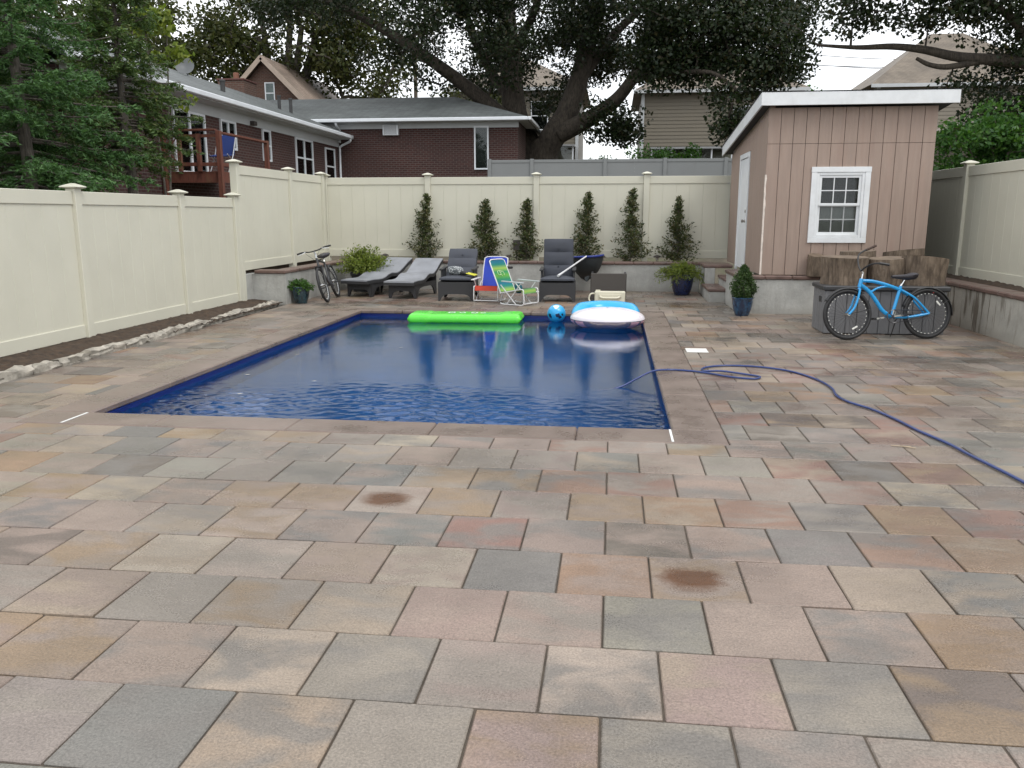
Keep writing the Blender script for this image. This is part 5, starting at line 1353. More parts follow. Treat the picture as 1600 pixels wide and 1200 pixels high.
for az, el, r_ in ((.25, -.12, .035), (.48, -.3, .028), (.1, -.05, .022), (-.75, -.1, .03), (-.62, -.28, .022), (.75, -.02, .02)): ball_spot(az, el, r_, M_ink)
ball_spot(.0, .95, .05, M_wp)
rg = empty('swim_ring', (-.07, 13.0, WZ), 'round inflatable pool float with white and clear front and light blue back', 'float')
M_wv = mat('white_vinyl', (.78, .74, .78), .3, var=.03, coat=.3)
M_cyan = mat('cyan_vinyl', (.01, .36, .72), .28, var=.05, coat=.4)
m_, nt_, b_ = newmat('clear_vinyl'); M_clear = m_
b_.inputs['Base Color'].default_value = (.80, .70, .78, 1); b_.inputs['Roughness'].default_value = .12; b_.inputs['Transmission Weight'].default_value = .75; b_.inputs['IOR'].default_value = 1.1; b_.inputs['Alpha'].default_value = .8
c_ = np.array((-.065, 12.93, WZ + .15)); FA, FB, FC = .575, .50, .165
def dome(name, m_, t0, t1, a0=0, a1=360, na=48, nt2=10, grow=0.0):
    g = []
    for j in range(nt2 + 1):
        t_ = R(t0 + (t1 - t0) * j / nt2); row = []
        for i in range(na + 1):
            a = R(a0 + (a1 - a0) * i / na); q = math.copysign(abs(math.cos(t_)) ** .8, math.cos(t_)); zz = math.sin(t_) * (1 + .035 * math.cos(10 * a) * math.cos(t_))
            row.append((c_[0] + (FA + grow) * q * math.cos(a), c_[1] + (FB + grow) * q * math.sin(a), c_[2] + (FC + grow) * zz))
        g.append(row)
    return MB().sheet(g).build(name, m_, rg, smooth=80)
dome('white_top', M_wv, 0, 89); dome('clear_bottom', M_clear, -89, 0)
dome('seam', M_ink, -46, -42, 190, 350, 40, 2, .003)
M_petal = mat('petal_pink', (.70, .42, .50), .35, var=.1)
for a in (198, 222, 318, 342): dome('petal', M_petal, -40, -4, a - 9, a + 9, 8, 6, .002)
bt = []
for i in range(33):
    a = R(-2 + 184 * i / 32); bt.append((c_[0] - .03 + .47 * math.cos(a), c_[1] + .06 + .50 * math.sin(a), c_[2] + .045 + .03 * math.sin(a)))
MB().tube(bt, [.03 + .115 * min(1, 5 * min(i, 32 - i) / 32) for i in range(33)], 16).build('blue_tube', M_cyan, rg, smooth=80)

# ================================================================ hose, twig, floating leaves
M_hose = mat('hose_blue', (.012, .035, .16), .35, var=.15, vs=8, coat=.3)
hp_ = [(-.12, 8.25, WZ - .03), (.10, 8.36, WZ + .005), (.28, 8.50, -.03), (.44, 8.62, .025), (.62, 8.74, .022), (.82, 8.74, .015), (1.00, 8.64, .014), (1.20, 8.46, .014), (1.42, 8.38, .014), (1.50, 8.50, .014), (1.36, 8.62, .016), (1.14, 8.66, .034), (.97, 8.74, .016), (1.00, 8.95, .014), (1.22, 9.10, .014), (1.56, 9.08, .014), (1.86, 8.86, .014), (2.03, 8.45, .014), (2.08, 8.02, .014), (2.04, 7.66, .014), (2.08, 7.40, .014), (2.2, 7.12, .014), (2.28, 6.78, .014), (2.33, 6.44, .014), (2.41, 6.10, .014), (2.45, 5.78, .014), (2.52, 5.30, .014), (2.57, 4.8, .014), (2.56, 4.2, .014), (2.7, 3.4, .014)]
MB().tube(curve(hp_, 8), .0105, 8).build('hose', M_hose, label='thin blue hose snaking from the pool across the pavers', cat='hose', smooth=60)
M_tw = mat('dry_twig', (.42, .34, .24), .8)
tw = MB(); tw.tube([(2.00, 6.01, .007), (2.08, 5.99, .009), (2.15, 5.955, .007)], .004, 5).tube([(2.08, 5.99, .009), (2.13, 6.0, .006)], .0035, 5)
tw.build('twig', M_tw, label='small dry twig lying on the pavers near the hose', cat='twig')
M_lf = mat('pale_leaf', (.55, .52, .42), .7)
for i, (x, y) in enumerate(((-2.75, 10.6), (-3.95, 8.55), (-3.6, 7.6), (-3.9, 9.9), (-3.1, 8.3))):
    MB().add([(x - .03, y, WZ + .004), (x, y - .018, WZ + .006), (x + .035, y + .003, WZ + .009), (x + .002, y + .02, WZ + .005)], [(0, 1, 2, 3)]).build('floating_leaf', M_lf, label='pale fallen leaf floating on the pool water', cat='leaf', group='leaves on the pool')

# ================================================================ garden lights
M_brz = mat('lamp_bronze_dark', (.035, .028, .024), .45)
M_lens = mat('lamp_lens', (.35, .33, .28), .2)
def lamp(x, y, z, h_, label, tall=False):
    r_ = empty('solar_light', (x, y, z), label, 'garden light', 'solar garden lights')
    MB().tube([(x, y, z - .1), (x, y, z + h_ * .55)], .011, 8).build('stake', M_brz, r_)
    if tall: MB().box(x - .075, x + .075, y - .04, y + .04, z + h_ * .55, z + h_, .01).build('head', M_brz, r_)
    else:
        MB().lathe([(.03, 0), (.035, .01), (.032, .06), (.03, .065)], 14, (x, y, z + h_ * .45)).build('lens', M_lens, r_, smooth=40)
        MB().lathe([(.085, 0), (.088, .008), (.06, .03), (.02, .045), (.002, .05)], 18, (x, y, z + h_ * .45 + .066)).build('shade', M_brz, r_, smooth=40)
    return r_
lamp(-5.10, 18.5, .57, .17, 'small mushroom-shaped solar light beside the square black planter')
lamp(-2.12, 18.52, .57, .50, 'tall dark stake light beside the third small conifer', True)
lamp(-2.30, 18.48, .57, .14, 'small mushroom-shaped solar light between second and third conifers')
lamp(-.24, 18.48, .57, .15, 'small mushroom-shaped solar light behind the leaf net')
lamp(.95, 18.5, .57, .17, 'small mushroom-shaped solar light left of the big blue pot')
# ================================================================ vegetation
def unit(v): return v / (np.linalg.norm(v, axis=-1, keepdims=True) + 1e-12)
def leaves(name, C, size, m, parent, aspect=.55, up=.5, direction=None, jitter=.35, seed=0):
    """one diamond-shaped leaf per centre, folded along nothing, random orientation with normals biased upwards"""
    g = np.random.default_rng(seed); n_ = len(C)
    nrm = g.normal(size=(n_, 3)); nrm[:, 2] += up * 2; nrm = unit(nrm)
    if direction is None: d_ = g.normal(size=(n_, 3))
    else: d_ = direction + g.normal(size=(n_, 3)) * jitter
    d_ = unit(d_ - nrm * (d_ * nrm).sum(1, keepdims=True)); s_ = np.cross(nrm, d_)
    sz = (size if np.ndim(size) else np.full(n_, size)) * g.uniform(.65, 1.3, n_); sz = sz[:, None]
    V = np.stack([C - d_ * sz * .5, C + s_ * sz * aspect * .5 - d_ * sz * .06, C + d_ * sz * .5, C - s_ * sz * aspect * .5 - d_ * sz * .06], 1).reshape(-1, 3)
    return raw_mesh(name, V, 4, m, parent)
def limbs_mesh(name, nodes, par, rad, m, parent, k=6):
    """tapered tube segments for a branching skeleton"""
    idx = [i for i in range(len(nodes)) if par[i] >= 0]
    a = np.array([nodes[par[i]] for i in idx]); b = np.array([nodes[i] for i in idx]); ra = np.array([min(rad[par[i]], rad[i] * 1.6) for i in idx]); rb2 = np.array([rad[i] for i in idx])
    d_ = unit(b - a); ref = np.where(np.abs(d_[:, 2:3]) > .9, np.array([[1., 0, 0]]), np.array([[0, 0, 1.]])); u = unit(np.cross(d_, ref)); w_ = np.cross(d_, u)
    b = b + d_ * (rb2 * .35)[:, None]
    ang = 2 * np.pi * np.arange(k) / k; cs_, sn = np.cos(ang), np.sin(ang)
    A = a[:, None] + ra[:, None, None] * (u[:, None] * cs_[None, :, None] + w_[:, None] * sn[None, :, None])
    B = b[:, None] + rb2[:, None, None] * (u[:, None] * cs_[None, :, None] + w_[:, None] * sn[None, :, None])
    n_ = len(idx); V = np.concatenate([A, B], 1).reshape(-1, 3)
    F = []
    for j in range(k): F.append(np.stack([np.arange(n_) * 2 * k + j, np.arange(n_) * 2 * k + (j + 1) % k, np.arange(n_) * 2 * k + k + (j + 1) % k, np.arange(n_) * 2 * k + k + j], 1))
    F = np.concatenate(F)
    me = bpy.data.meshes.new(name); me.from_pydata((V - np.array(org(parent))).tolist(), [], F.tolist()); me.polygons.foreach_set('use_smooth', [True] * len(me.polygons)); me.materials.append(m)
    o = bpy.data.objects.new(name, me); COL.objects.link(o); o.parent = parent; ORG[o.name] = org(parent); return o
def skeleton(limbs, targets, rtip=.012, expo=.5, step=.5, sag=.12, seed=0, maxdeg=99):
    """limbs: polylines of (x,y,z,r); targets: cluster centres joined to the nearest earlier node"""
    g = np.random.default_rng(seed); nodes = []; par = []; rad0 = []
    for li in limbs:
        pts = curve([q[:3] for q in li], 6); rr = np.interp(np.linspace(0, 1, len(pts)), np.linspace(0, 1, len(li)), [q[3] for q in li])
        if nodes:
            dd = np.linalg.norm(np.array(nodes) - pts[0], axis=1); p = int(dd.argmin())
        else: p = -1
        for q, r_ in zip(pts, rr):
            nodes.append(np.array(q)); par.append(p); rad0.append(r_); p = len(nodes) - 1
    nl = len(nodes)
    arr = np.array(nodes)
    order = np.argsort([np.linalg.norm(arr - t_, axis=1).min() for t_ in targets])
    for ti in order:
        t_ = targets[ti]; A = np.array(nodes); d_ = np.linalg.norm(A - t_, axis=1) + np.where(A[:, 2] > t_[2] + .4, (A[:, 2] - t_[2]) * .6, 0)
        d_[:6] += 5
        p = int(d_.argmin()); s_ = nodes[p]; L = np.linalg.norm(t_ - s_); k = max(1, int(L / step))
        off = g.normal(size=3) * .10 * L
        for i in range(1, k + 1):
            f = i / k; q = s_ + (t_ - s_) * f + off * math.sin(math.pi * f) + np.array((0, 0, sag * L * math.sin(math.pi * f)))
            nodes.append(q); par.append(p); rad0.append(0); p = len(nodes) - 1
    cnt = np.zeros(len(nodes)); has = np.zeros(len(nodes), bool)
    for i in range(len(nodes)):
        if par[i] >= 0: has[par[i]] = True
    cnt[~has] = 1
    for i in range(len(nodes) - 1, -1, -1):
        if par[i] >= 0: cnt[par[i]] += cnt[i]
    rad = np.maximum(np.array(rad0), np.minimum(rtip * cnt ** expo, .3)); return nodes, par, rad
def fill(ells, n_, seed, shell=.35, nscale=.22, thr=-.12, keep=None):
    """cluster centres inside a set of ellipsoids, noise-thinned so that gaps stay open"""
    g = np.random.default_rng(seed); out = []; vol = np.array([e[3] * e[4] * e[5] for e in ells]) ** .85; vol = vol / vol.sum()
    while len(out) < n_:
        e = ells[g.choice(len(ells), p=vol)]; d_ = unit(g.normal(size=3)); r_ = g.uniform(shell, 1) ** (1 / 2.2)
        p = np.array(e[:3]) + d_ * r_ * np.array(e[3:6])
        if mnoise.noise(Vector(p * nscale + seed)) < thr: continue
        if keep is not None and not keep(p): continue
        out.append(p)
    return np.array(out)
def scatter(T, per, sx_, sz_, seed, droop=0.0):
    g = np.random.default_rng(seed); n_ = len(T) * per
    k = g.normal(size=(n_, 3)); k = k / np.maximum(1, np.linalg.norm(k, axis=1, keepdims=True) / 1.6)
    C = np.repeat(T, per, 0) + k * np.array((sx_, sx_, sz_)); C[:, 2] -= droop * np.abs(k[:, 0]); return C
M_barkd = barkmat('oak_bark', (.035, .028, .022), (.085, .07, .052))
M_barkg = barkmat('grey_bark', (.07, .06, .05), (.16, .14, .115))
M_oak = leafmat('oak_leaf', [(.010, .018, .007), (.018, .032, .011), (.026, .042, .013), (.014, .026, .014), (.05, .045, .016)], .45, .22)
M_olive = leafmat('olive_leaf', [(.035, .048, .016), (.055, .07, .02), (.085, .088, .026), (.045, .06, .022)], .55, .35)
M_fresh = leafmat('fresh_leaf', [(.03, .085, .018), (.05, .13, .025), (.08, .17, .03), (.035, .10, .03)], .45, .35)
M_need = leafmat('spruce_needle', [(0.045, 0.083, 0.024), (0.075, 0.128, 0.033), (0.105, 0.173, 0.042), (0.060, 0.112, 0.042), (0.135, 0.150, 0.045)], .55, .2)
M_need2 = leafmat('spruce_needle_blue', [(0.039, 0.090, 0.030), (0.068, 0.143, 0.045), (0.090, 0.188, 0.053), (0.053, 0.120, 0.048)], .55, .2)
M_arb = leafmat('arborvitae', [(.025, .042, .014), (.05, .075, .022), (.08, .10, .032), (.12, .10, .045), (.035, .06, .024)], .6, .2)
M_yel = leafmat('yellow_green', [(.09, .13, .02), (.15, .20, .03), (.22, .26, .045), (.11, .17, .03)], .5, .35)
M_grn2 = leafmat('pot_green', [(.03, .08, .015), (.06, .14, .025), (.09, .19, .04)], .5, .35)
M_dwarf = leafmat('dwarf_conifer', [(.02, .045, .012), (.04, .08, .02), (.065, .11, .03), (.03, .06, .018)], .55, .2)

# ---------------------------------------------------------------- big oak behind the house
oak = empty('oak_tree', (-3.3, 37, gh(-3, 37)), 'huge dark-leaved tree with forked trunk spreading over the brick house', 'tree')
OL = [[(-3.35, 37, 1.2, 1.05), (-3.37, 37, 3.2, .82), (-3.2, 37, 4.3, .78)],
      [(-3.3, 37, 3.9, .62), (-4.0, 37, 4.95, .56), (-4.35, 37, 6.05, .50), (-4.49, 37, 7.9, .44), (-4.7, 37, 10.4, .34), (-4.9, 37, 14, .2)],
      [(-3.1, 36.9, 4.2, .6), (-2.5, 36.7, 5.1, .55), (-2.1, 36.6, 5.7, .48), (-1.65, 36.5, 6.9, .40), (-1.35, 36.5, 8.1, .34), (-1.0, 36.5, 9.4, .28), (-.5, 36.5, 12, .2)],
      [(-2.3, 36.5, 5.0, .42), (-1.1, 36, 5.5, .34), (-.05, 35.6, 6.15, .28), (.95, 35.2, 7.2, .22), (2.4, 35, 7.8, .16), (4.2, 34.5, 8.1, .10)],
      [(-3.95, 36.6, 5.0, .36), (-5.4, 36, 6.2, .30), (-7.0, 35.6, 7.4, .26), (-8.35, 35.3, 8.3, .21), (-9.7, 35, 9.1, .17), (-11.4, 34.5, 9.9, .12), (-13.4, 34, 10.4, .08)],
      [(-4.4, 37.2, 6.4, .26), (-5.4, 38, 7.6, .22), (-6.25, 38.2, 9.2, .17), (-7.0, 38.4, 11.5, .11)],
      [(-1.7, 36.8, 6.9, .24), (-.2, 37.4, 9.0, .18), (1.4, 37.8, 10.6, .13), (3, 38, 13, .08)],
      [(-4.45, 36.8, 8.2, .2), (-3.3, 35.6, 9.8, .16), (-2.9, 34.0, 11.4, .11), (-2.4, 32.0, 12.6, .07)],
      [(-4.6, 36.6, 9.4, .18), (-6.2, 34.6, 11.0, .14), (-7.6, 32.6, 12.4, .09)],
      [(.6, 35.3, 6.9, .15), (1.8, 33.5, 6.8, .11), (3.3, 32, 6.6, .07), (4.2, 31.5, 5.9, .05)]]
OE = [(-4, 36, 12.5, 6.5, 5.5, 4.2), (-9.5, 35, 10.2, 5.0, 4.2, 2.7), (-12.6, 34.5, 9.3, 2.6, 3.0, 1.6), (-6.5, 34.5, 8.6, 3.6, 3.0, 1.9), (1.5, 35.5, 10.5, 5.0, 4.5, 3.0), (4.6, 34, 8.3, 3.0, 3.2, 2.2), (5.6, 34.5, 10.3, 3.0, 3, 2.2),
      (3.3, 33.2, 6.6, 1.7, 1.6, 1.0), (-3.2, 37.5, 8.2, 4.0, 3.0, 2.2), (0.3, 34.2, 8.6, 2.2, 2.2, 1.5), (-4.0, 33.2, 13.2, 6.5, 3.0, 2.6), (4.2, 32.0, 5.6, .95, 1.1, 1.25), (3.1, 33.0, 5.7, 1.2, 1.2, .7)]
def oak_keep(p):
    # sky window left of the crown's skirt and right of the trunk stays open
    if p[2] < 7.2 and -2.2 < p[0] < 1.1 and p[1] > 33: return False
    if p[2] < 6.6 and p[0] < -3.0: return False
    return True
OT = fill(OE, 1000, 21, .25, .42, .02, oak_keep)
OT = np.concatenate([OT, fill([(-.25, 35.4, 5.3, 1.05, .8, .75), (.5, 35.3, 5.0, .6, .6, .6)], 26, 5, .2, .3, -2)])
OT = np.concatenate([OT, fill([(3.2, 33.2, 7.9, 2.7, 1.2, 1.6), (5.4, 33.2, 7.6, 1.5, 1.1, 1.6), (4.3, 32.4, 6.3, 1.2, .9, .9), (4.35, 32.0, 5.1, .6, .6, .9), (1.9, 33.6, 7.1, 1.4, 1.0, 1.0)], 180, 77, .15, .6, -.05), fill([(-4.2, 40.5, 8.0, 3.6, 1.3, 2.0), (0.4, 40, 9.3, 3.0, 1.3, 1.8)], 110, 78, .2, .5, -.1)])
N_, P_, R2 = skeleton(OL, OT, .014, .5, .6, .10, 3)
limbs_mesh('trunk', N_, P_, R2, M_barkd, oak, 8)
OC = scatter(OT, 100, .44, .30, 4)
leaves('crown', OC, .16, M_oak, oak, .6, .25, seed=5)

# ---------------------------------------------------------------- tree to the right with the long bare limb
rt = empty('broad_tree', (13.2, 25, gh(13, 25)), 'dark broadleaf tree past the shed with a long bare limb reaching over the roof', 'tree')
RL = [[(13.4, 25, 1.3, .55), (13.3, 25, 3.5, .46), (13.0, 25, 5.0, .42), (12.8, 25.2, 8, .3), (12.4, 25.4, 11, .15)],
      [(13.0, 24.8, 4.9, .24), (11.6, 24.4, 5.3, .20), (10.3, 24.1, 5.48, .165), (8.8, 24, 5.60, .13), (7.9, 24, 5.80, .105), (7.1, 24, 5.9, .085), (6.2, 24, 5.9, .06), (5.2, 24, 5.98, .035)],
      [(9.4, 24.05, 5.52, .09), (8.5, 23.9, 5.36, .075), (8.0, 23.8, 5.40, .06), (7.65, 23.75, 5.55, .045)],
      [(11.0, 24.3, 5.4, .12), (9.8, 23.6, 6.4, .09), (8.6, 23.2, 7.1, .06)],
      [(12.8, 25.0, 6.5, .2), (10.8, 24.2, 7.6, .14), (8.6, 23.8, 8.4, .09), (6.4, 23.6, 8.6, .05)]]
RE = [(9.8, 24.3, 6.9, 1.9, 1.6, .85), (10.9, 24.6, 6.0, 1.5, 1.4, .8), (10.4, 25.2, 4.75, 1.5, 1.1, .75), (12.4, 25, 7.6, 2.5, 2.2, 2.2), (7.2, 24, 7.0, 2.0, 1.4, .75), (5.4, 24.2, 6.7, 1.3, 1.2, .6), (9.0, 25.2, 5.1, .9, .8, .45), (7.5, 23.8, 9.0, 3.2, 2.6, 1.2), (11.6, 24.8, 4.2, 1.0, 1.0, .9)]
def r_keep(p):
    return not (p[2] < 6.25 and p[0] < 8.4 and p[2] > 5.2 and mnoise.noise(Vector(p)) < .25) and not (p[0] < 9.2 and p[2] < 5.2 and p[0] < 8.3)
RT = fill(RE, 420, 31, .2, .5, -.1, r_keep)
N_, P_, R2 = skeleton(RL, RT, .010, .5, .4, .10, 8)
limbs_mesh('trunk', N_, P_, R2, M_barkd, rt, 7)
leaves('crown', scatter(RT, 110, .30, .22, 9), .125, M_oak, rt, .6, .25, seed=10)

# ---------------------------------------------------------------- leafy bushes and far trees
def bush(name, label, ells, n_, per, sx_, size, m, base, seed, cat='bush', trunk_r=.06, bark=None, stems=4, up=.4):
    r_ = empty(name, base, label, cat)
    T = fill(ells, n_, seed, .35, .9, -.2); g = np.random.default_rng(seed)
    L = []
    zc = np.mean(T[:, 2])
    for k in range(stems):
        e = T[g.integers(len(T))]; L.append([(base[0] + g.normal() * .05, base[1] + g.normal() * .05, base[2] - .05, trunk_r), (base[0] + (e[0] - base[0]) * .35, base[1] + (e[1] - base[1]) * .35, base[2] + (zc - base[2]) * .6, trunk_r * .7), (base[0] + (e[0] - base[0]) * .7, base[1] + (e[1] - base[1]) * .7, zc, trunk_r * .4)])
    N_, P_, R2 = skeleton(L, T, trunk_r * .12, .45, .35, .05, seed)
    limbs_mesh('trunk', N_, P_, R2, bark or M_barkg, r_, 5)
    leaves('crown', scatter(T, per, sx_, sx_ * .8, seed + 1), size, m, r_, .55, up, seed=seed + 2); return r_
bush('leafy_bush', 'bright green leafy bush rising past the shaded fence', [(8.7, 21.8, 3.0, 1.25, .9, .95), (9.9, 22.2, 3.1, 1.1, .9, 1.0), (9.2, 22, 3.7, .8, .8, .5)], 190, 60, .2, .12, M_fresh, (9.2, 22, gh(9.2, 22)), 51)
bush('leafy_bush', 'bright green bush growing just beyond the grey fence', [(1.0, 33, 3.3, 1.5, .8, .75), (-.4, 33.2, 3.2, .9, .8, .55)], 90, 50, .2, .12, M_fresh, (.8, 33, gh(1, 33)), 53)
bush('leafy_bush', 'small rounded green bush against the siding house with the glazed porch', [(2.9, 38, 3.8, .75, .6, .85)], 60, 50, .2, .13, M_fresh, (2.9, 38, gh(3, 38)), 55)
bush('far_tree', 'olive-leaved tree rising behind the brick house chimney', [(-19.5, 50, 12.0, 5.2, 4, 3.6), (-23, 50, 9.6, 4, 4, 3.2), (-15.3, 52, 11.5, 3.0, 3, 3.5), (-19, 50, 15.5, 5, 4, 2.4)], 420, 95, .62, .27, M_olive, (-20, 50, gh(-20, 50)), 57, 'tree', .4)
bush('far_tree', 'dark olive tree standing far behind the spruces', [(-27, 44, 9.5, 4.6, 4, 4.2), (-31, 42, 8.5, 4.5, 4, 4)], 300, 90, .6, .27, M_olive, (-28, 44, gh(-28, 44)), 59, 'tree', .4)
bush('far_tree', 'pale green treetop peeking over the shed roof', [(11.6, 56, 7.9, 1.6, 1.4, 1.6)], 60, 40, .35, .22, M_fresh, (11.6, 56, 1.4), 61, 'tree', .12)
bush('far_tree', 'green tree behind the ridge of the grey shingle roof', [(-8.2, 44, 6.4, 2.8, 2, 1.5), (-11.0, 45, 6.0, 2.0, 2, 1.2)], 120, 70, .4, .22, M_olive, (-8.5, 44, gh(-8, 44)), 63, 'tree', .2)
# yellowing branch tips of a young ash beside the deck
bush('young_tree', 'young tree with drooping yellow-green leaf sprays by the deck', [(-9.2, 17.4, 4.75, .32, .25, .30), (-8.85, 17.5, 3.95, .22, .2, .12), (-9.6, 17.2, 5.5, .4, .3, .3)], 22, 26, .13, .15, M_yel, (-9.5, 17.3, -.06), 65, 'tree', .03, None, 3, -.2)

# ---------------------------------------------------------------- spruces behind the lower fence
def spruce(label, x, y, H, Rm, seed, m, zlow=.5, dens=1.0, bare=0.0):
    r_ = empty('spruce_tree', (x, y, -.06), label, 'tree', 'spruces behind the lower fence')
    g = np.random.default_rng(seed)
    MB().tube([(x, y, -.1), (x + .04, y, H * .35), (x - .05, y + .03, H * .7), (x, y, H)], [.12, .09, .055, .012], 9).build('trunk', M_barkg, r_, smooth=60)
    br = MB(); C = []; D = []
    nb = int(H * 17 * dens)
    for i in range(nb):
        z = zlow + (H - zlow - .2) * ((i + g.uniform()) / nb) ** .95; f = (z - zlow) / (H - zlow)
        L = Rm * (1 - f) ** .75 * g.uniform(.65, 1.12) + .18; a = g.uniform(0, 2 * np.pi); dz0 = .30 * f - .08
        pts = []
        for k in range(7):
            t_ = k / 6; pts.append(np.array((x + math.cos(a) * L * t_, y + math.sin(a) * L * t_, z + L * (dz0 * t_ - .42 * t_ * t_ * (1 - f) + .24 * t_ ** 3))))
        br.tube(pts, [.022 * (1 - .8 * k / 6) * (.5 + .5 * (1 - f)) + .003 for k in range(7)], 4, caps=False)
        # side sprays
        ns = int(6 + L * 11)
        for q in range(ns):
            t_ = g.uniform(.16 + bare * (1 - f), 1.0); k = min(5, int(t_ * 6)); p = pts[k] + (pts[k + 1] - pts[k]) * (t_ * 6 - k)
            sd_ = 1 if q % 2 else -1; sa = a + sd_ * g.uniform(.5, 1.15); l2 = (.16 + .42 * L * (1 - t_) * .8) * g.uniform(.7, 1.2); l2 = min(l2, .55)
            dv = np.array((math.cos(sa), math.sin(sa), g.uniform(-.45, .05))); nn = int(10 + l2 * 52)
            tt = g.uniform(0, 1, nn); drop = -.28 * l2 * tt ** 2
            c_ = p + dv * (l2 * tt)[:, None]; c_[:, 2] += drop; c_ += g.normal(size=(nn, 3)) * .016
            C.append(c_); sdv = np.cross(dv, (0, 0, 1.)); sdv /= np.linalg.norm(sdv) + 1e-9
            D.append(dv * .75 + sdv * (np.where(g.uniform(size=nn) > .5, 1, -1) * .75)[:, None])
    br.build('branches', M_barkg, r_, smooth=60)
    C = np.concatenate(C); D = np.concatenate(D)
    leaves('crown', C, .085, m, r_, .26, .55, D, .35, seed + 1); return r_
spruce('slender spruce with a visible pale trunk near the end of the lower fence', -8.40, 14.05, 5.9, 1.22, 71, M_need, 2.35, 1.15)
spruce('dense blue-green spruce overhanging the lower fence', -8.6, 11.7, 6.6, 1.75, 72, M_need2, 1.5, 1.35)
spruce('spruce beside the first post of the lower fence', -8.9, 9.4, 6.0, 1.7, 73, M_need2, 1.2, 1.2)
spruce('tall spruce standing behind the other spruces by the house wall', -11.2, 14.4, 7.4, 2.0, 74, M_need, 1.2, 1.2)
spruce('spruce growing in the back between two others', -9.9, 12.7, 5.0, 1.5, 75, M_need, 1.2, 1.1)

# ---------------------------------------------------------------- small conifers in the raised bed
def arbor(x, y, z, H, Rm, label, seed, lean=0.0):
    r_ = empty('arborvitae', (x, y, z), label, 'conifer', 'row of small conifers in the raised bed')
    g = np.random.default_rng(seed)
    MB().tube([(x, y, z - .1), (x + lean * .5, y, z + H * .5), (x + lean, y, z + H)], [.022, .014, .004], 6).build('trunk', M_barkg, r_)
    C = []; D = []; br = MB()
    for i in range(95):
        f = (i + g.uniform()) / 95; zz = z + .06 + (H - .08) * f
        prof_ = Rm * (min(1, .75 + 2.5 * f) if f < .1 else (1 - (f - .1) / .9) ** .8) * g.uniform(.45, 1.45) * (1.25 if f < .25 else 1.0) + .025
        a = g.uniform(0, 2 * np.pi); dv = np.array((math.cos(a), math.sin(a), g.uniform(-.05, .5) + 1.1 * f)); dv /= np.linalg.norm(dv); L = prof_ / max(.25, math.hypot(dv[0], dv[1])) * .95
        p0 = np.array((x + lean * f, y, zz - L * .35 * dv[2]))
        br.tube([p0, p0 + dv * L], [.005, .002], 3, caps=False)
        nn = int(12 + L * 70); t_ = g.uniform(.15, 1.05, nn)
        c_ = p0 + dv * (L * t_)[:, None] + g.normal(size=(nn, 3)) * (.016 + .07 * L)
        C.append(c_); D.append(np.tile(dv + np.array((0, 0, -.25)), (nn, 1)))
    br.build('branches', M_barkg, r_)
    leaves('crown', np.concatenate(C), .072, M_arb, r_, .38, .0, np.concatenate(D), .55, seed + 1); return r_
for i, (x, H, Rm, ln_, lab) in enumerate(((-4.19, 1.50, .25, .03, 'small conifer with a spreading skirt behind the second lounger'), (-2.84, 1.36, .29, .02, 'fuller small conifer behind the blue beach chair'), (-1.92, 1.38, .22, .03, 'slim small conifer beside the tall stake light'),
                                       (-.61, 1.52, .25, .04, 'small conifer rising behind the leaf net'), (.37, 1.60, .27, .04, 'tallest small conifer with a pointed tip, behind the tipped table'), (1.40, 1.42, .26, -.03, 'small conifer behind the big blue pot'))):
    arbor(x, 18.60, .57, H, Rm * 1.18, lab, 80 + i * 3, ln_)

# ---------------------------------------------------------------- pots
def glaze(name, c1, c2):
    m_, nt_, b_ = newmat(name); v_ = coords(nt_, 'Object', (1, 1, .8)); a_ = noise(nt_, v_, 16, 5, .6, .8)
    nt_.links.new(mix(nt_, rng_map(nt_, a_, .4, .62, 0, 1), c1, c2), b_.inputs['Base Color']); b_.inputs['Roughness'].default_value = .15; b_.inputs['Coat Weight'].default_value = .6; bumpn(nt_, b_, a_, .35, .006); return m_
M_gl1 = glaze('glaze_navy', (.006, .010, .04), (.010, .022, .085)); M_gl2 = glaze('glaze_blue', (.006, .018, .05), (.02, .07, .14)); M_gl3 = glaze('glaze_teal', (.008, .022, .03), (.02, .055, .07))
def pot(x, y, r_, h_, label, m, seedless=None):
    o = empty('plant_pot', (x, y, .001), label, 'pot', 'glazed plant pots')
    MB().lathe([(.62 * r_, 0), (.66 * r_, .01), (.86 * r_, h_ * .35), (.97 * r_, h_ * .7), (.98 * r_, h_ * .9), (1.04 * r_, h_ * .94), (1.05 * r_, h_ * .98), (1.0 * r_, h_), (.93 * r_, h_ * .985), (.90 * r_, h_ * .9)], 30, (x, y, .001)).build('body', m, o, smooth=50)
    MB().lathe([(.9 * r_, 0), (.5 * r_, .012), (.001, .02)], 20, (x, y, h_ * .9), False).build('soil_fill', M_soil, o); return o
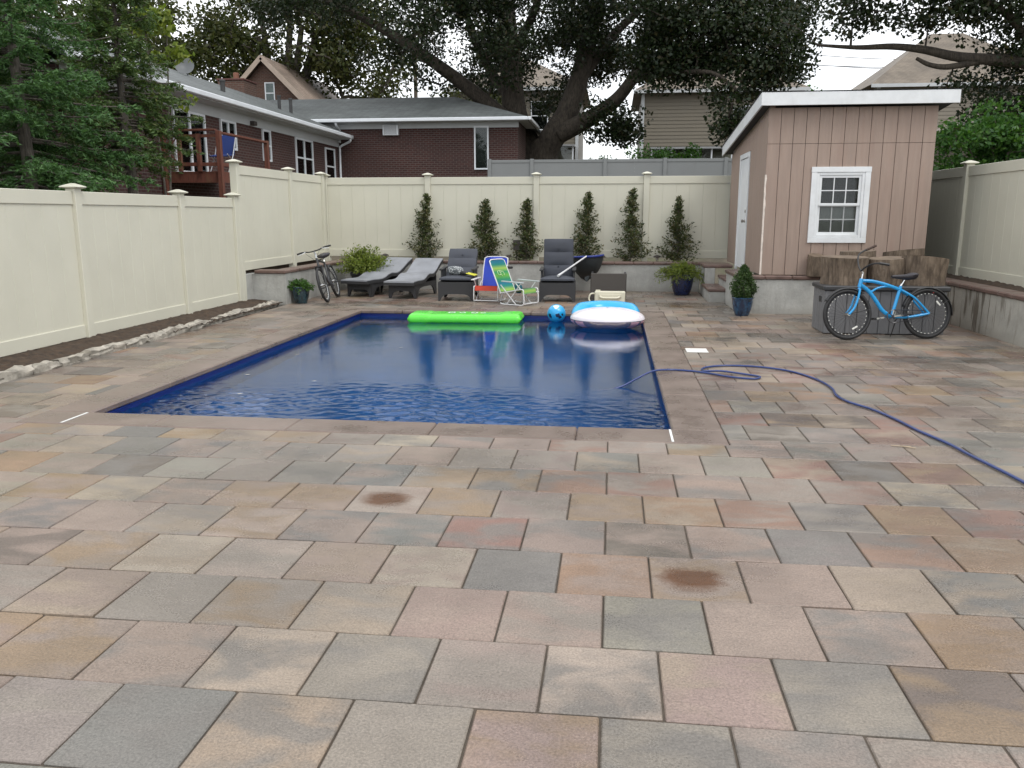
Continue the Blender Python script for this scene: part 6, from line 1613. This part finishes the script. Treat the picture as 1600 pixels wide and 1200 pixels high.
def sprays(name, label, x, y, z, n_, L, spread, droop, m, seed, per=26, size=.05, asp=.3, top=.5, cat='plant', up=.3, into=None):
    r_ = into or empty(name, (x, y, z), label, cat); g = np.random.default_rng(seed); C = []; D = []; br = MB()
    for i in range(n_):
        a = g.uniform(0, 2 * np.pi); el = g.uniform(top * .3, 1.45); l_ = L * g.uniform(.6, 1.15); dv = np.array((math.cos(a) * math.cos(el) * spread, math.sin(a) * math.cos(el) * spread, math.sin(el)))
        t_ = np.linspace(0, 1, 6); P0 = np.array((x, y, z)) + np.array((math.cos(a), math.sin(a), 0)) * .03
        pts = P0 + dv * (l_ * t_)[:, None]; pts[:, 2] -= droop * l_ * t_ ** 2 * (1 - .3 * math.sin(el))
        br.tube(pts, [.006 * (1 - .7 * q) for q in t_], 4, caps=False)
        tt = g.uniform(.22, 1.0, per); c_ = np.stack([np.interp(tt, t_, pts[:, k]) for k in range(3)], 1) + g.normal(size=(per, 3)) * l_ * .055
        C.append(c_); D.append(np.tile(dv + np.array((0, 0, -droop)), (per, 1)))
    br.build('stems', M_barkg, r_); leaves('foliage', np.concatenate(C), size, m, r_, asp, up, np.concatenate(D), .8, seed + 1); return r_
pot(-5.75, 14.93, .165, .31, 'dark teal glazed pot standing at the corner of the planter wall', M_gl3)
sprays('potted_plant', 'bright green ferny plant growing in the dark teal pot', -5.75, 14.93, .28, 60, .26, 1.0, .45, M_grn2, 101, 30, .05, .45)
pot(1.42, 17.45, .235, .43, 'largest navy glazed pot standing against the back planter wall', M_gl1)
wp = sprays('potted_plant', 'yellow-green weeping plant spilling from the navy pot', 1.42, 17.45, .40, 110, .50, 1.0, .62, M_yel, 103, 34, .085, .16, .9)
sprays('potted_plant', 'thin yellow-green shoots trailing over the left rim of the navy pot', 1.22, 17.40, .44, 16, .46, 1.15, .85, M_yel, 104, 22, .08, .16, .2, into=wp)
pot(2.115, 13.93, .17, .30, 'blue glazed pot standing at the corner of the shed base wall', M_gl2)
# dwarf conifer cone
dc = empty('dwarf_conifer', (2.115, 13.93, .27), 'dense cone-shaped dwarf conifer growing in the blue pot', 'plant')
g = np.random.default_rng(107); nn = 5200; f = g.uniform(0, 1, nn) ** 1.25; a = g.uniform(0, 2 * np.pi, nn); lump = 1 + .22 * np.sin(5 * a + 9 * f) + .14 * np.sin(11 * a - 23 * f)
prf = np.where(f < .3, .62 + 1.25 * f, 1.0 - ((f - .3) / .7) ** 1.6 * .95); rr = .185 * prf * lump * np.sqrt(g.uniform(.45, 1.05, nn))
C = np.stack([2.115 + rr * np.cos(a), 13.93 + rr * np.sin(a), .27 + .54 * f], 1) + g.normal(size=(nn, 3)) * .012
MB().tube([(2.115, 13.93, .22), (2.115, 13.93, .76)], [.018, .005], 6).build('trunk', M_barkg, dc)
leaves('foliage', C, .042, M_dwarf, dc, .4, .1, np.stack([np.cos(a), np.sin(a), np.full(nn, .9)], 1), .5, 108)
# square black planter with yellow-green shrub
sp = empty('square_planter', (-5.33, 17.55, 0), 'square black planter box standing behind the first lounger', 'pot')
MB().prism([(-.20, -.20), (.20, -.20), (.20, .20), (-.20, .20)], lambda u, v_, a_: (-5.30 + u * (1 + .18 * a_), 17.55 + v_ * (1 + .18 * a_), .002 + a_ * .40), 0, 1).build('body', M_blk, sp)
MB().box(-5.55, -5.05, 17.30, 17.80, .34, .42, .01).build('rim', M_blk, sp)
gs = sprays('golden_shrub', 'airy yellow-green shrub growing in the square black planter', -5.30, 17.55, .42, 150, .62, 1.0, .22, M_yel, 111, 40, .06, .45, .6)
sprays('golden_shrub', 'taller thin shoots of the yellow-green shrub reaching towards the bicycle', -5.48, 17.6, .45, 12, .62, .8, .3, M_yel, 113, 24, .05, .4, 1.2, into=gs)
